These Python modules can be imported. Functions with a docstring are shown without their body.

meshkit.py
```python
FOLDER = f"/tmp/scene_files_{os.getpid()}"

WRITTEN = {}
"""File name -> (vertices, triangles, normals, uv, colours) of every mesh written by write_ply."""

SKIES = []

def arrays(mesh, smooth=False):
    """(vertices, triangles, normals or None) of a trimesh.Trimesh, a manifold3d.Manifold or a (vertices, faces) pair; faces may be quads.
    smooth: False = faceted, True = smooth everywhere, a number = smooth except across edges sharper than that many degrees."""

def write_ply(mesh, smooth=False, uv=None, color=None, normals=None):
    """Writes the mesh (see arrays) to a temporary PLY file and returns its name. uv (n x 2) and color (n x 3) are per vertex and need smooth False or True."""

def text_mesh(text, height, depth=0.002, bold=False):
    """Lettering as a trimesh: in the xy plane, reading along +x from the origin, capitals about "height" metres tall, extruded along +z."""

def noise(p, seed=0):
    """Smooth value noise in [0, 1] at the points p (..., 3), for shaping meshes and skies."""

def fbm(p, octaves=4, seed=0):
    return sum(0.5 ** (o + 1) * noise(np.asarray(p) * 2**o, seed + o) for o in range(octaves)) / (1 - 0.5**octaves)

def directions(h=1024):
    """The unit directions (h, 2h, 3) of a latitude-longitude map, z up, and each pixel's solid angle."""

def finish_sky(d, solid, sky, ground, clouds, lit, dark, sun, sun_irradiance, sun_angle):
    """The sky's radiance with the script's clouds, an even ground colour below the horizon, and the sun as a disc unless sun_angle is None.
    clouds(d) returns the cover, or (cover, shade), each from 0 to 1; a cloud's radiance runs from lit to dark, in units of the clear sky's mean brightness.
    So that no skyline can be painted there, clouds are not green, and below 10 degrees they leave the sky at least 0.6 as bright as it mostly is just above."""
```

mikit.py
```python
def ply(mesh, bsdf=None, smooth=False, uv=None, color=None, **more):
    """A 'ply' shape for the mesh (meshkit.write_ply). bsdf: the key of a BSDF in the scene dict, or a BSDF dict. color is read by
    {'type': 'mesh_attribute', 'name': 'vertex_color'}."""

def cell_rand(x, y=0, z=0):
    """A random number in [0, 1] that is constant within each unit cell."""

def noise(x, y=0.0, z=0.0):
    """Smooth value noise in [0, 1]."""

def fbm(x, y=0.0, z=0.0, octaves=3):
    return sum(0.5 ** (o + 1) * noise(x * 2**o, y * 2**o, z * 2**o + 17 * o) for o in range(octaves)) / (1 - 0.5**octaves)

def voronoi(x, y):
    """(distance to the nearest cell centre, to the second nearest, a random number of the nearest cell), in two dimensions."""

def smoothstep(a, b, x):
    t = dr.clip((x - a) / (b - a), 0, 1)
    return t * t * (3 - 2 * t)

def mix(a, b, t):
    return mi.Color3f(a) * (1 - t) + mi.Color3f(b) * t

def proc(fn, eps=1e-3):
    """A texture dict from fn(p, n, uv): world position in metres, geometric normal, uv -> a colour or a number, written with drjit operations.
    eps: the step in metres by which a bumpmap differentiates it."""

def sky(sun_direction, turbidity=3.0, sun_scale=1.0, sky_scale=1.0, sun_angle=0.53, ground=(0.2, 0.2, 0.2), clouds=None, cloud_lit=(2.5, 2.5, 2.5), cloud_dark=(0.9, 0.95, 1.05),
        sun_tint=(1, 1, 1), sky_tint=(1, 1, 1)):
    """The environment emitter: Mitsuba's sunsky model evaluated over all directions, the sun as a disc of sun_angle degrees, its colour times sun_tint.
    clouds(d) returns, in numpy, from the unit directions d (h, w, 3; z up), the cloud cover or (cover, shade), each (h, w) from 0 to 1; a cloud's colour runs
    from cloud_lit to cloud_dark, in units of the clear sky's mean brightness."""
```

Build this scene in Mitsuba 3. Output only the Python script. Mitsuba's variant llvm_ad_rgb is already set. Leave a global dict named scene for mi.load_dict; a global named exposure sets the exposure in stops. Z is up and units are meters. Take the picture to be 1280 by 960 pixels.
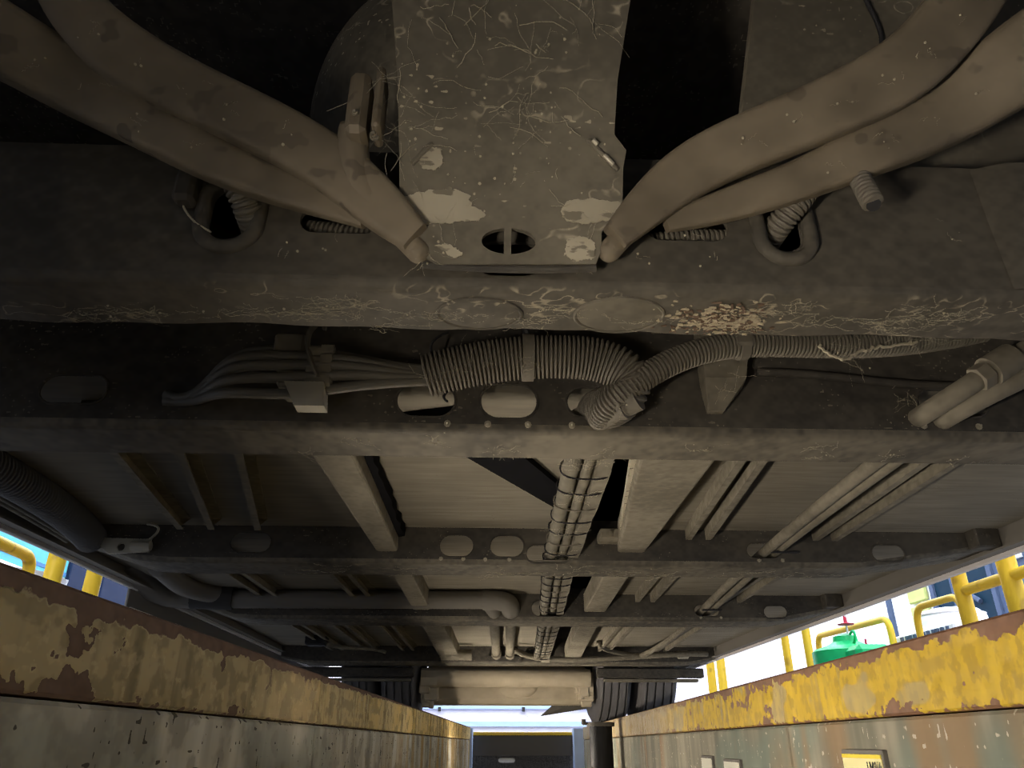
import math, random
import numpy as np, trimesh, shapely.geometry as sg, shapely.affinity as sa
import manifold3d as m3
import drjit as dr
import mitsuba as mi, mikit, meshkit
from mikit import noise, fbm, smoothstep, mix, cell_rand, voronoi

T = mi.ScalarTransform4f
# ---------------------------------------------------------------- camera, sky, lamp, exposure
exposure = 2.35
EYE = np.array([0.0, 0.0, -0.12]); PITCH, YAW = math.radians(26.0), math.radians(2.2)
LOOK = np.array([math.sin(YAW) * math.cos(PITCH), math.cos(YAW) * math.cos(PITCH), math.sin(PITCH)])
SKY_SCALE, LAMP_POWER, LAMP_TILT = 4.6, 38.5, 80.0
LAMP_COLOR = np.array([1.0, 0.885, 0.74])
scene = {
    'camera': {'type': 'perspective', 'fov': 2 * math.degrees(math.atan(640 / 924)), 'fov_axis': 'x', 'near_clip': 0.01, 'far_clip': 200,
               'to_world': T().look_at(origin=EYE.tolist(), target=(EYE + LOOK).tolist(), up=[0, 0, 1])},
    'sky': mikit.sky([0.3, 0.5, 0.8], sun_scale=0.0, sky_scale=SKY_SCALE, clouds=lambda d: np.ones(d.shape[:2]), cloud_lit=(1.85, 2.02, 2.35), cloud_dark=(1, 1, 1)),
}
labels = {}
rng = np.random.default_rng(7)

# ---------------------------------------------------------------- materials
def pr(color, rough=0.7, metal=0.0, spec=0.3, **k):
    c = color if isinstance(color, dict) else {'type': 'rgb', 'value': list(color)}
    return {'type': 'principled', 'base_color': c, 'roughness': rough, 'metallic': metal, 'specular': spec, **k}
def two(b): return {'type': 'twosided', 'b': b}
def bump(b, fn, scale, eps=1e-3): return {'type': 'bumpmap', 'tex': mikit.proc(fn, eps), 'scale': scale, 'b': b}
def mat(name, b): scene[name] = two(b); return name

PITR = math.radians(2.7)                                   # the pit is turned by this much against the bus
def pit_s(p): return p.x * math.sin(PITR) + p.y * math.cos(PITR)

def chassis_fn(p, n, uv):
    big = fbm(p.x * 5, p.y * 5, p.z * 5, 3); fine = fbm(p.x * 60, p.y * 60, p.z * 60, 3)
    d = smoothstep(0.25, 0.8, big * 0.6 + fine * 0.4)
    c = mix((0.034, 0.031, 0.027), (0.085, 0.076, 0.060), d)
    sp = smoothstep(0.80, 0.86, noise(p.x * 210, p.y * 210, p.z * 210)) * smoothstep(0.5, 0.75, noise(p.x * 18, p.y * 18, p.z * 18))
    return mix(c, (0.30, 0.27, 0.20), sp * 0.35)
M_CH = mat('m_chassis', bump(pr(mikit.proc(chassis_fn), 0.72, spec=0.25), lambda p, n, uv: fbm(p.x * 70, p.y * 70, p.z * 70, 3), 0.0016, 2e-3))

def plate_fn(p, n, uv):
    d = fbm(p.x * 9 + 3, p.y * 9, p.z * 9, 4); f = fbm(p.x * 90, p.y * 90, p.z * 90, 3)
    c = mix((0.085, 0.076, 0.058), (0.150, 0.134, 0.100), smoothstep(0.3, 0.75, d * 0.7 + f * 0.3))
    web = dr.abs(fbm(p.x * 26, p.y * 26, p.z * 26, 3) - 0.5)
    w = smoothstep(0.028, 0.0, web) * smoothstep(0.52, 0.68, noise(p.x * 13, p.y * 13 + 9, p.z * 13)) * smoothstep(0.3, 0.7, f)
    sp = smoothstep(0.82, 0.88, noise(p.x * 190, p.y * 190, p.z * 190)) * smoothstep(0.45, 0.7, noise(p.x * 15, p.y * 15, p.z * 15))
    return mix(c, (0.42, 0.37, 0.27), dr.clip(w * 0.55 + sp * 0.8, 0, 1))
M_PL = mat('m_plate', bump(pr(mikit.proc(plate_fn), 0.75, spec=0.2), lambda p, n, uv: fbm(p.x * 60, p.y * 60, p.z * 60, 3), 0.0014, 2e-3))

def web_fn(p, n, uv):                                       # dirty old webs lying on the front beam's underside
    d = fbm(p.x * 7, p.y * 7, p.z * 7, 3); f = fbm(p.x * 80, p.y * 80, p.z * 80, 3)
    c = mix((0.058, 0.052, 0.041), (0.098, 0.087, 0.067), smoothstep(0.3, 0.75, d * 0.5 + f * 0.5))
    a = dr.abs(fbm(p.x * 30 + p.y * 22, p.y * 46 - p.x * 8, p.z * 5, 3) - 0.5)
    w = smoothstep(0.030, 0.0, a) * smoothstep(0.42, 0.62, noise(p.x * 12, p.y * 12 + 4, 0.0)) * smoothstep(0.324, 0.3175, p.z) * 0.8
    return mix(c, (0.40, 0.35, 0.25), w * smoothstep(0.25, 0.6, f) * 0.7)
M_FB = mat('m_front_beam', bump(pr(mikit.proc(web_fn), 0.7, spec=0.25), lambda p, n, uv: fbm(p.x * 55, p.y * 55, p.z * 55, 3), 0.0012, 2e-3))

def floor_fn(p, n, uv):
    d = fbm(p.x * 4, p.y * 4, p.z, 3); g = fbm(p.x * 9, p.y * 70, p.z, 3); f = noise(p.x * 150, p.y * 150, p.z * 90)
    c = mix((0.135, 0.121, 0.093), (0.215, 0.194, 0.150), smoothstep(0.25, 0.8, d * 0.5 + g * 0.5))
    return mix(c, (0.12, 0.105, 0.08), smoothstep(0.78, 0.9, f) * 0.5)
M_FL = mat('m_floor', pr(mikit.proc(floor_fn), 0.8, spec=0.15))
M_FLG = mat('m_flange', pr(mikit.proc(lambda p, n, uv: mix((0.062, 0.056, 0.045), (0.15, 0.133, 0.10), smoothstep(0.25, 0.75, fbm(p.x * 7, p.y * 9, p.z * 7, 3) * 0.6 + fbm(p.x * 80, p.y * 60, p.z * 80, 2) * 0.4))), 0.7, spec=0.25))
M_ARM = mat('m_arm', bump(pr(mikit.proc(lambda p, n, uv: mix(mix((0.110, 0.091, 0.063), (0.185, 0.153, 0.106), smoothstep(0.3, 0.75, fbm(p.x * 13, p.y * 13, p.z * 13, 4))), (0.085, 0.070, 0.050), smoothstep(0.66, 0.72, fbm(p.x * 34, p.y * 34, p.z * 34, 3)) * 0.7)), 0.6, spec=0.3), lambda p, n, uv: fbm(p.x * 70, p.y * 70, p.z * 70, 3), 0.001, 2e-3))
M_DARK = mat('m_dark', pr((0.035, 0.033, 0.031), 0.7))
M_CH2 = mat('m_grey_rubber', pr((0.085, 0.082, 0.078), 0.6))
M_VOID = mat('m_void', pr((0.006, 0.006, 0.007), 0.8, spec=0.05))  # near-black, also paints the shade of the diagonal strip and the trough
M_BLACK = mat('m_black', pr((0.018, 0.018, 0.019), 0.6))
M_HOSE = mat('m_hose', pr((0.125, 0.112, 0.087), 0.62))
M_CABLE = mat('m_cable', pr((0.10, 0.092, 0.074), 0.55))
M_DUCT = mat('m_duct', pr(mikit.proc(lambda p, n, uv: mix((0.075, 0.068, 0.052), (0.20, 0.18, 0.138), fbm(p.x * 40, p.y * 25, p.z * 40, 3))), 0.7, spec=0.2))
M_STEEL = mat('m_steel', pr((0.34, 0.31, 0.24), 0.5, metal=0.3))
M_CHIP = mat('m_chip', pr(mikit.proc(lambda p, n, uv: mix((0.36, 0.325, 0.245), (0.17, 0.15, 0.11), dr.clip(smoothstep(0.62, 0.70, fbm(p.x * 45, p.y * 110, p.z * 110, 4)) + smoothstep(0.5, 0.8, fbm(p.x * 18, p.y * 18, p.z * 18, 2)) * 0.4, 0, 1))), 0.85, spec=0.1))
M_RUSTF = mat('m_rust_flake', pr((0.31, 0.265, 0.185), 0.9, spec=0.1))
M_RUSTD = mat('m_rust_dark', pr((0.115, 0.08, 0.055), 0.9, spec=0.1))
M_WEB = mat('m_cobweb', pr((0.36, 0.325, 0.24), 0.9, spec=0.05))
M_TYRE = mat('m_tyre', pr((0.12, 0.115, 0.115), 0.8))
M_AXLE = mat('m_axle', pr(mikit.proc(lambda p, n, uv: mix((0.30, 0.25, 0.17), (0.50, 0.43, 0.31), fbm(p.x * 12, p.y * 12, p.z * 12, 4))), 0.8, spec=0.15))
M_SKIRT = mat('m_skirt', pr((0.15, 0.138, 0.118), 0.7))
M_BODY = mat('m_body', pr((0.5, 0.5, 0.5), 0.5))
M_GALV = mat('m_trim_edge', pr((0.55, 0.52, 0.5), 0.5))
M_YEL = mat('m_yellow', pr(mikit.proc(lambda p, n, uv: mix((0.72, 0.47, 0.03), (0.50, 0.30, 0.03), smoothstep(0.62, 0.75, fbm(p.x * 14, p.y * 14, p.z * 9, 3)))), 0.4))
M_WHITE = mat('m_white', pr((0.86, 0.86, 0.87), 0.6))
M_PINKW = mat('m_far_wall', pr((0.82, 0.76, 0.79), 0.7))
M_PBLUE = mat('m_pale_blue', pr((0.45, 0.58, 0.86), 0.6))
M_CYAN = mat('m_cyan', pr((0.10, 0.42, 0.50), 0.5))
M_BLUE = mat('m_blue', pr((0.06, 0.17, 0.35), 0.5))
M_NAVY = mat('m_navy', pr((0.014, 0.024, 0.055), 0.5, spec=0.1))
M_TEAL = mat('m_teal_glass', pr((0.012, 0.035, 0.06), 0.5, spec=0.08))
M_GREYB = mat('m_grey_blue', pr((0.09, 0.12, 0.19), 0.5, spec=0.1))
M_LIME = mat('m_lime', pr((0.55, 0.60, 0.20), 0.6))
M_GREEN = mat('m_green', pr((0.01, 0.42, 0.13), 0.35))
M_RED = mat('m_red', pr((0.45, 0.03, 0.06), 0.4))
M_PAPER = mat('m_paper', pr((0.62, 0.60, 0.50), 0.7))
M_PAPERY = mat('m_paper_yellow', pr((0.70, 0.64, 0.32), 0.7))
M_STRIPE = mat('m_stripe_yellow', pr((0.74, 0.60, 0.06), 0.7))
M_INK = mat('m_ink', pr((0.02, 0.02, 0.025), 0.7))

def streak(p, k=1.0): return fbm(pit_s(p) * 26 * k, p.z * 2.2, 3.0, 4)
def peel_left(p):
    """How far the left strip's paint has come off: 0 painted, 1 bare."""
    s = pit_s(p); d = -p.z; near = smoothstep(3.0, 0.6, s)
    f = fbm(s * 15, p.z * 26, 1.0, 3); h = fbm(s * 70, p.z * 90, 5.0, 4); e = f * 0.7 + h * 0.3
    top = smoothstep(0.003, 0.0, d - 0.003 - 0.024 * e * near - 0.006 * (h - 0.4))
    low = smoothstep(0.0, 0.0025, d - 0.0835 + 0.13 * dr.maximum(e - 0.47, 0) * smoothstep(1.05, 0.65, s) + 0.012 * (h - 0.45) * near)
    spot = smoothstep(0.655, 0.67, e) * smoothstep(2.4, 1.0, s)
    return dr.clip(top + low + spot, 0, 1), e, h
def strip_left_fn(p, n, uv):
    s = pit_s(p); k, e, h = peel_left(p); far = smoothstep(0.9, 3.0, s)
    paint = mix(mix((0.28, 0.225, 0.118), (0.42, 0.335, 0.19), fbm(s * 9, p.z * 22, 0.0, 4)), mix((0.72, 0.49, 0.13), (0.60, 0.48, 0.28), fbm(s * 9, p.z * 4, 2.0, 3)), far)  # brighter yellow far along: light on the wall put into the paint colour
    paint = mix(paint, (0.11, 0.092, 0.055), smoothstep(0.52, 0.75, streak(p)) * 0.55)
    paint = mix(paint, (0.50, 0.41, 0.24), smoothstep(0.58, 0.70, h) * 0.4)
    paint = mix(paint, (0.15, 0.12, 0.07), smoothstep(0.52, 0.35, fbm(s * 40, p.z * 50, 7.0, 4)) * 0.45)
    bare = mix((0.10, 0.068, 0.052), (0.16, 0.105, 0.075), h)
    rim = dr.clip(k * (1 - k) * 4, 0, 1)
    return mix(mix(paint, bare, k), (0.46, 0.38, 0.22), rim * 0.6)
def strip_left_h(p, n, uv):
    k, e, h = peel_left(p); return h * 0.5 - k * 0.8
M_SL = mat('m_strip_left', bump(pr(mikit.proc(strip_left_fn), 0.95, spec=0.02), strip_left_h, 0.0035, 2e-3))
def strip_right_fn(p, n, uv):
    s = pit_s(p); d = -p.z
    f = fbm(s * 15, p.z * 26, 8.0, 3); h = fbm(s * 80, p.z * 100, 5.0, 4); e = f * 0.65 + h * 0.35
    far = smoothstep(2.2, 3.0, s)
    paint = mix(mix((0.43, 0.28, 0.018), (0.62, 0.43, 0.03), fbm(s * 55, p.z * 30, 0.0, 4)), (0.38, 0.30, 0.17), far)
    paint = mix(paint, (0.30, 0.19, 0.03), smoothstep(0.50, 0.34, fbm(s * 75, p.z * 60, 7.0, 4)) * 0.5)
    paint = mix(paint, (0.27, 0.20, 0.07), smoothstep(0.55, 0.78, streak(p, 1.5)) * 0.6)
    paint = mix(paint, (0.30, 0.27, 0.19), smoothstep(0.60, 0.70, fbm(s * 11, p.z * 16, 6.0, 3)) * 0.5)
    top = smoothstep(0.0025, 0.0, d - 0.003 - 0.07 * dr.maximum(e - 0.43, 0) - 0.008 * (h - 0.4))
    low = smoothstep(0.0, 0.0025, d - 0.083 + 0.10 * dr.maximum(e - 0.52, 0) + 0.010 * (h - 0.5))
    k = dr.clip(top + low + smoothstep(0.70, 0.72, e), 0, 1) * (1 - far * 0.6)
    bare = mix((0.135, 0.070, 0.042), (0.24, 0.125, 0.07), h)
    return mix(paint, bare, k)
M_SR = mat('m_strip_right', bump(pr(mikit.proc(strip_right_fn), 0.55, spec=0.3), lambda p, n, uv: fbm(pit_s(p) * 45, p.z * 45, 1.0, 4), 0.004, 2e-3))
def wall_left_fn(p, n, uv):
    s = pit_s(p); t = streak(p, 0.8); f = fbm(s * 40, p.z * 40, 2.0, 3)
    c = mix((0.30, 0.275, 0.215), (0.52, 0.49, 0.40), smoothstep(0.2, 0.8, t))
    c = mix(c, (0.22, 0.235, 0.195), smoothstep(0.5, 0.7, fbm(s * 5, p.z * 6, 9.0, 3)) * 0.6)
    c = mix(c, (0.20, 0.185, 0.15), smoothstep(0.50, 0.36, fbm(s * 22, p.z * 26, 6.0, 5)) * 0.55)
    c = mix(c, (0.34, 0.23, 0.09), smoothstep(1.8, 3.4, s) * smoothstep(0.45, 0.6, noise(s * 14, p.z * 1.5, 4.0)) * 0.8)
    return mix(c, (0.05, 0.045, 0.035), smoothstep(0.90, 0.93, noise(s * 130, p.z * 110, 3.0)) * 0.9)
M_WL = mat('m_wall_left', bump(pr(mikit.proc(wall_left_fn), 0.95, spec=0.02), lambda p, n, uv: fbm(pit_s(p) * 40, p.z * 25, 1.0, 4), 0.003, 2e-3))
def wall_right_fn(p, n, uv):
    s = pit_s(p); t = streak(p, 0.8)
    c = mix((0.16, 0.155, 0.115), (0.29, 0.265, 0.20), smoothstep(0.2, 0.8, t))
    c = mix(c, (0.15, 0.185, 0.150), smoothstep(0.45, 0.7, fbm(s * 4, p.z * 6, 9.0, 3)) * 0.7)
    c = mix(c, (0.27, 0.165, 0.08), smoothstep(0.55, 0.75, fbm(s * 7, p.z * 2, 3.0, 3)) * 0.7)
    return mix(c, (0.5, 0.45, 0.36), smoothstep(0.90, 0.94, noise(s * 150, p.z * 90, 3.0)) * 0.8)
M_WR = mat('m_wall_right', bump(pr(mikit.proc(wall_right_fn), 0.75, spec=0.2), lambda p, n, uv: fbm(pit_s(p) * 40, p.z * 25, 1.0, 4), 0.0025, 2e-3))
M_CONC = mat('m_concrete', pr(mikit.proc(lambda p, n, uv: mix((0.13, 0.13, 0.135), (0.19, 0.19, 0.195), fbm(p.x * 3, p.y * 3, p.z * 3, 4))), 0.8))

# ---------------------------------------------------------------- mesh helpers
def cat(ms): return trimesh.util.concatenate([m for m in ms if m is not None])
def box(x0, x1, y0, y1, z0, z1, ch=0.0):
    if ch <= 0:
        b = trimesh.creation.box((x1 - x0, y1 - y0, z1 - z0)); b.apply_translation(((x0 + x1) / 2, (y0 + y1) / 2, (z0 + z1) / 2)); return b
    pts = []
    for x, sx in ((x0, 1), (x1, -1)):
        for y, sy in ((y0, 1), (y1, -1)):
            for z, sz in ((z0, 1), (z1, -1)):
                pts += [(x + sx * ch, y + sy * ch, z), (x + sx * ch, y, z + sz * ch), (x, y + sy * ch, z + sz * ch)]
    return trimesh.convex.convex_hull(np.array(pts))
def spline(pts, n):
    from scipy.interpolate import CubicSpline
    P = np.array(pts, float); d = np.r_[0, np.cumsum(np.linalg.norm(np.diff(P[:, :3], axis=0), axis=1))]
    if len(P) == 2: t = np.linspace(0, d[-1], n); return np.array([np.interp(t, d, P[:, k]) for k in range(P.shape[1])]).T
    return CubicSpline(d, P)(np.linspace(0, d[-1], n))
def frames(P, ref=(0, 0, 1)):
    t = np.gradient(P, axis=0); t /= np.linalg.norm(t, axis=1, keepdims=True)
    r = np.array(ref, float)
    if abs(t[0] @ r) > 0.95: r = np.array([1.0, 0, 0])
    u = np.zeros_like(P); u[0] = r - t[0] * (r @ t[0]); u[0] /= np.linalg.norm(u[0])
    for i in range(1, len(P)):
        u[i] = u[i - 1] - t[i] * (u[i - 1] @ t[i]); u[i] /= np.linalg.norm(u[i])
    return t, u, np.cross(t, u)
def sweep(P, R, n=10, cap=True, sect=None, ref=(0, 0, 1)):
    """Tube along the points P with radii R; sect (n x 2) replaces the circle."""
    P = np.asarray(P, float); R = np.broadcast_to(np.asarray(R, float), (len(P),)) if np.ndim(R) < 2 else np.asarray(R)
    t, u, v = frames(P, ref)
    if sect is None:
        a = np.arange(n) * 2 * math.pi / n; sect = np.stack([np.cos(a), np.sin(a)], 1)
    n = len(sect); V = (P[:, None] + (sect[None, :, :1] * u[:, None] + sect[None, :, 1:] * v[:, None]) * (R[:, None, None] if R.ndim == 1 else 1)).reshape(-1, 3)
    i = np.arange(len(P) - 1)[:, None] * n; j = np.arange(n)[None]; k = (j + 1) % n
    q = np.stack([i + j, i + k, i + n + k, i + n + j], -1).reshape(-1, 4)
    F = np.vstack([q[:, [0, 1, 2]], q[:, [0, 2, 3]]])
    if cap:
        c0, c1 = len(V), len(V) + 1; V = np.vstack([V, P[:1], P[-1:]]); b = (len(P) - 1) * n; jj = np.arange(n); kk = (jj + 1) % n
        F = np.vstack([F, np.stack([np.full(n, c0), kk, jj], 1), np.stack([np.full(n, c1), b + jj, b + kk], 1)])
    return trimesh.Trimesh(V, F, process=False)
def tube(pts, r, n=10, m=None):
    P = spline(pts, m or max(2, 8 * (len(pts) - 1) + 1)) if len(pts) > 2 else np.array(pts, float)
    return sweep(P, r, n)
def corrugated(pts, r, pitch=0.006, depth=0.13, n=18):
    L = np.linalg.norm(np.diff(spline(pts, 200), axis=0), axis=1).sum(); m = int(L / pitch) * 5 + 1
    P = spline(pts, m); ph = np.arange(m) % 5
    return sweep(P, r * np.where((ph == 0) | (ph == 4), 1 - depth * 1.6, np.where(ph == 2, 1.0, 0.985)), n)
def extrude(poly, h, M):
    """Polygon in a plane with the 3x4 map M (columns: x axis, y axis, normal, origin), thickness h along the normal."""
    m = trimesh.creation.extrude_polygon(poly, h, engine='earcut'); A = np.eye(4); A[:3, :] = M; m.apply_transform(A); return m
def stadium(cx, cz, w, h):
    if w > h: return sg.LineString([(cx - (w - h) / 2, cz), (cx + (w - h) / 2, cz)]).buffer(h / 2, 10)
    if w == h: return sg.Point(cx, cz).buffer(h / 2, 10)
    return sg.LineString([(cx, cz - (h - w) / 2), (cx, cz + (h - w) / 2)]).buffer(w / 2, 10)
def loft(stations):
    """Closed loft through stations: list of equal-length closed 3-D profiles."""
    S = np.array(stations, float); m, n = S.shape[:2]; V = S.reshape(-1, 3)
    i = np.arange(m - 1)[:, None] * n; j = np.arange(n)[None]; k = (j + 1) % n
    q = np.stack([i + j, i + n + j, i + n + k, i + k], -1).reshape(-1, 4); F = [q[:, [0, 1, 2]], q[:, [0, 2, 3]]]
    jj = np.arange(1, n - 1)
    F += [np.stack([0 * jj, jj, jj + 1], 1), np.stack([0 * jj, jj + 1, jj], 1) + (m - 1) * n]
    msh = trimesh.Trimesh(V, np.vstack(F), process=False); msh.fix_normals(); return msh
def bolt(c, r, axis, h=0.006):
    """Hexagon head on a washer, its axis pointing out of the surface."""
    a = np.array(axis, float); a /= np.linalg.norm(a); c = np.array(c, float)
    return cat([sweep([c - a * 0.002, c + a * 0.0015], r * 1.5, 14), sweep([c, c + a * h], r, 6), sweep([c + a * h, c + a * (h + 0.004)], r * 0.55, 8)])
def put(key, mesh, m, smooth=30, label=None, category=None, group=None, kind=None, **k):
    scene[key] = mikit.ply(mesh, m, smooth=smooth, **k)
    tag(key, label, category, group, kind); return key
def tag(key, label=None, category=None, group=None, kind=None):
    d = {a: b for a, b in (('label', label), ('category', category), ('group', group), ('kind', kind)) if b}
    if d: labels[key] = d
used = {}
def key_for(base):
    n = used.get(base, 0); used[base] = n + 1
    return base if n == 0 else f'{base}_{n:03d}'
def pit(m):
    m = m.copy(); c, s = math.cos(PITR), math.sin(PITR); m.apply_transform(np.array([[c, s, 0, 0], [-s, c, 0, 0], [0, 0, 1, 0], [0, 0, 0, 1.0]])); return m
def pit_pt(l, s, z): return np.array([l * math.cos(PITR) + s * math.sin(PITR), -l * math.sin(PITR) + s * math.cos(PITR), z])
def cobweb(c, u, v, nrm, n=10, length=0.05, spread=0.03, r=0.0005, seed=0, blobs=2):
    """Loose dusty threads that lie on a surface: random walks in the plane (u, v) a little off it along nrm."""
    g = np.random.default_rng(seed); c, u, v, nrm = (np.array(a, float) for a in (c, u, v, nrm)); out = []
    for _ in range(n):
        k = g.integers(4, 9); a = g.uniform(0, 2 * math.pi); q = g.normal(0, spread, 2) * 0.6; L = length * g.uniform(0.3, 1.0) / k; P = []
        for i in range(k + 1):
            P.append(c + u * q[0] + v * q[1] + nrm * (0.0012 + 0.0035 * abs(math.sin(i * 1.3 + a)))); a += g.normal(0, 0.28); q = q + L * np.array([math.cos(a), math.sin(a)])
        out.append(sweep(np.array(P), 0.5 * r * g.uniform(0.35, 1.25), 3))
    for _ in range(blobs):
        b = trimesh.creation.icosphere(1, 0.0011 * g.uniform(0.5, 1.5)); q = g.normal(0, spread * 0.7, 2); b.apply_translation(c + u * q[0] + v * q[1] + nrm * 0.0012); out.append(b)
    return cat(out)
X, Y, Z = np.eye(3)

# ---------------------------------------------------------------- the pit
WL, WR, S0, S1, JOINT = -0.378, 0.495, -2.2, 6.3, -0.086
seams = [S0, -0.24, 1.51, 3.26, 4.9, S1]
def pit_wall(name, l, sg_, mwall, mstrip):
    back = l + sg_ * 0.22
    for k in range(5):
        a, b = seams[k] + 0.0025, seams[k + 1] - 0.0025
        put(key_for(name + '__wall_panel'), pit(box(min(l, back), max(l, back), a, b, -1.6, JOINT - 0.002, 0.004)), mwall)
    e = l - sg_ * 0.0015
    for k in range(5):
        a, b = seams[k] + 0.001, seams[k + 1] - 0.001
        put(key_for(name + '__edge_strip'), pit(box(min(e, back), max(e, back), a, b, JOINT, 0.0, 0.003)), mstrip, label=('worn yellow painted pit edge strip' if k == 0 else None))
    put(name + '__backing', pit(box(min(l + sg_ * 0.01, back), max(l + sg_ * 0.01, back), S0, S1, -1.6, JOINT - 0.01)), M_DARK)
    tag(name, 'pit side wall under a peeling yellow edge strip on the ' + ('left' if l < 0 else 'right'), kind='structure')
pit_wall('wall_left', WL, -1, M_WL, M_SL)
pit_wall('wall_right', WR, 1, M_WR, M_SR)
put('floor_pit', pit(box(-0.7, 0.8, S0, 9, -1.75, -1.6)), M_CONC, kind='structure')
put('wall_rear', pit(box(-0.6, 0.72, S0 - 0.2, S0, -1.6, 0)), M_CONC, kind='structure')
put('floor_left', pit(box(-9, WL - 0.22, -12, 16, -0.3, 0)), M_CONC, kind='structure')
put('floor_right', pit(box(WR + 0.22, 9, -12, 16, -0.3, 0)), M_CONC, kind='structure')
put('floor_far', pit(box(WL - 0.22, WR + 0.22, 6.62, 16, -0.3, -0.045)), M_CONC, kind='structure')
put('floor_near', pit(box(WL - 0.22, WR + 0.22, -12, S0 - 0.2, -0.3, 0)), M_CONC, kind='structure')
# pit end: dark step wall with a yellow nosing, a dark opening and a small lamp below it
tag('wall_end', 'dark end wall of the pit with a yellow top edge', kind='structure')
put('wall_end__upper_panel', pit(box(-0.40, 0.415, 6.45, 6.6, -0.20, -0.055, 0.004)), M_CH2)
put('wall_end__yellow_edge', pit(box(-0.40, 0.415, 6.43, 6.62, -0.055, -0.032, 0.003)), M_YEL, label='yellow painted top edge')
put('wall_end__lower_panel', pit(box(-0.5, 0.55, 6.62, 6.8, -1.6, -0.1)), M_BLACK)
put('wall_end__corner_post', pit(box(-0.43, -0.360, 6.302, 6.40, -1.6, -0.004, 0.004)), M_PBLUE, label='corner post with pale blue daylight painted in')  # pale blue stands for daylight falling on both posts
put('wall_end__corner_post_001', pit(box(0.42, 0.50, 6.31, 6.5, -1.6, -0.004, 0.004)), M_PBLUE)
lz = trimesh.creation.capsule(0.09, 0.022, count=(10, 14)); lz.apply_transform(trimesh.transformations.rotation_matrix(math.pi / 2, [0, 1, 0])); lz.apply_scale((1, 0.6, 0.8)); lz.apply_translation((-0.10, 6.60, -0.232))
put('bulkhead_lamp', pit(lz), M_WHITE, smooth=True, label='small pale oval lamp under the yellow edge at the far end of the pit', category='lamp')

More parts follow.
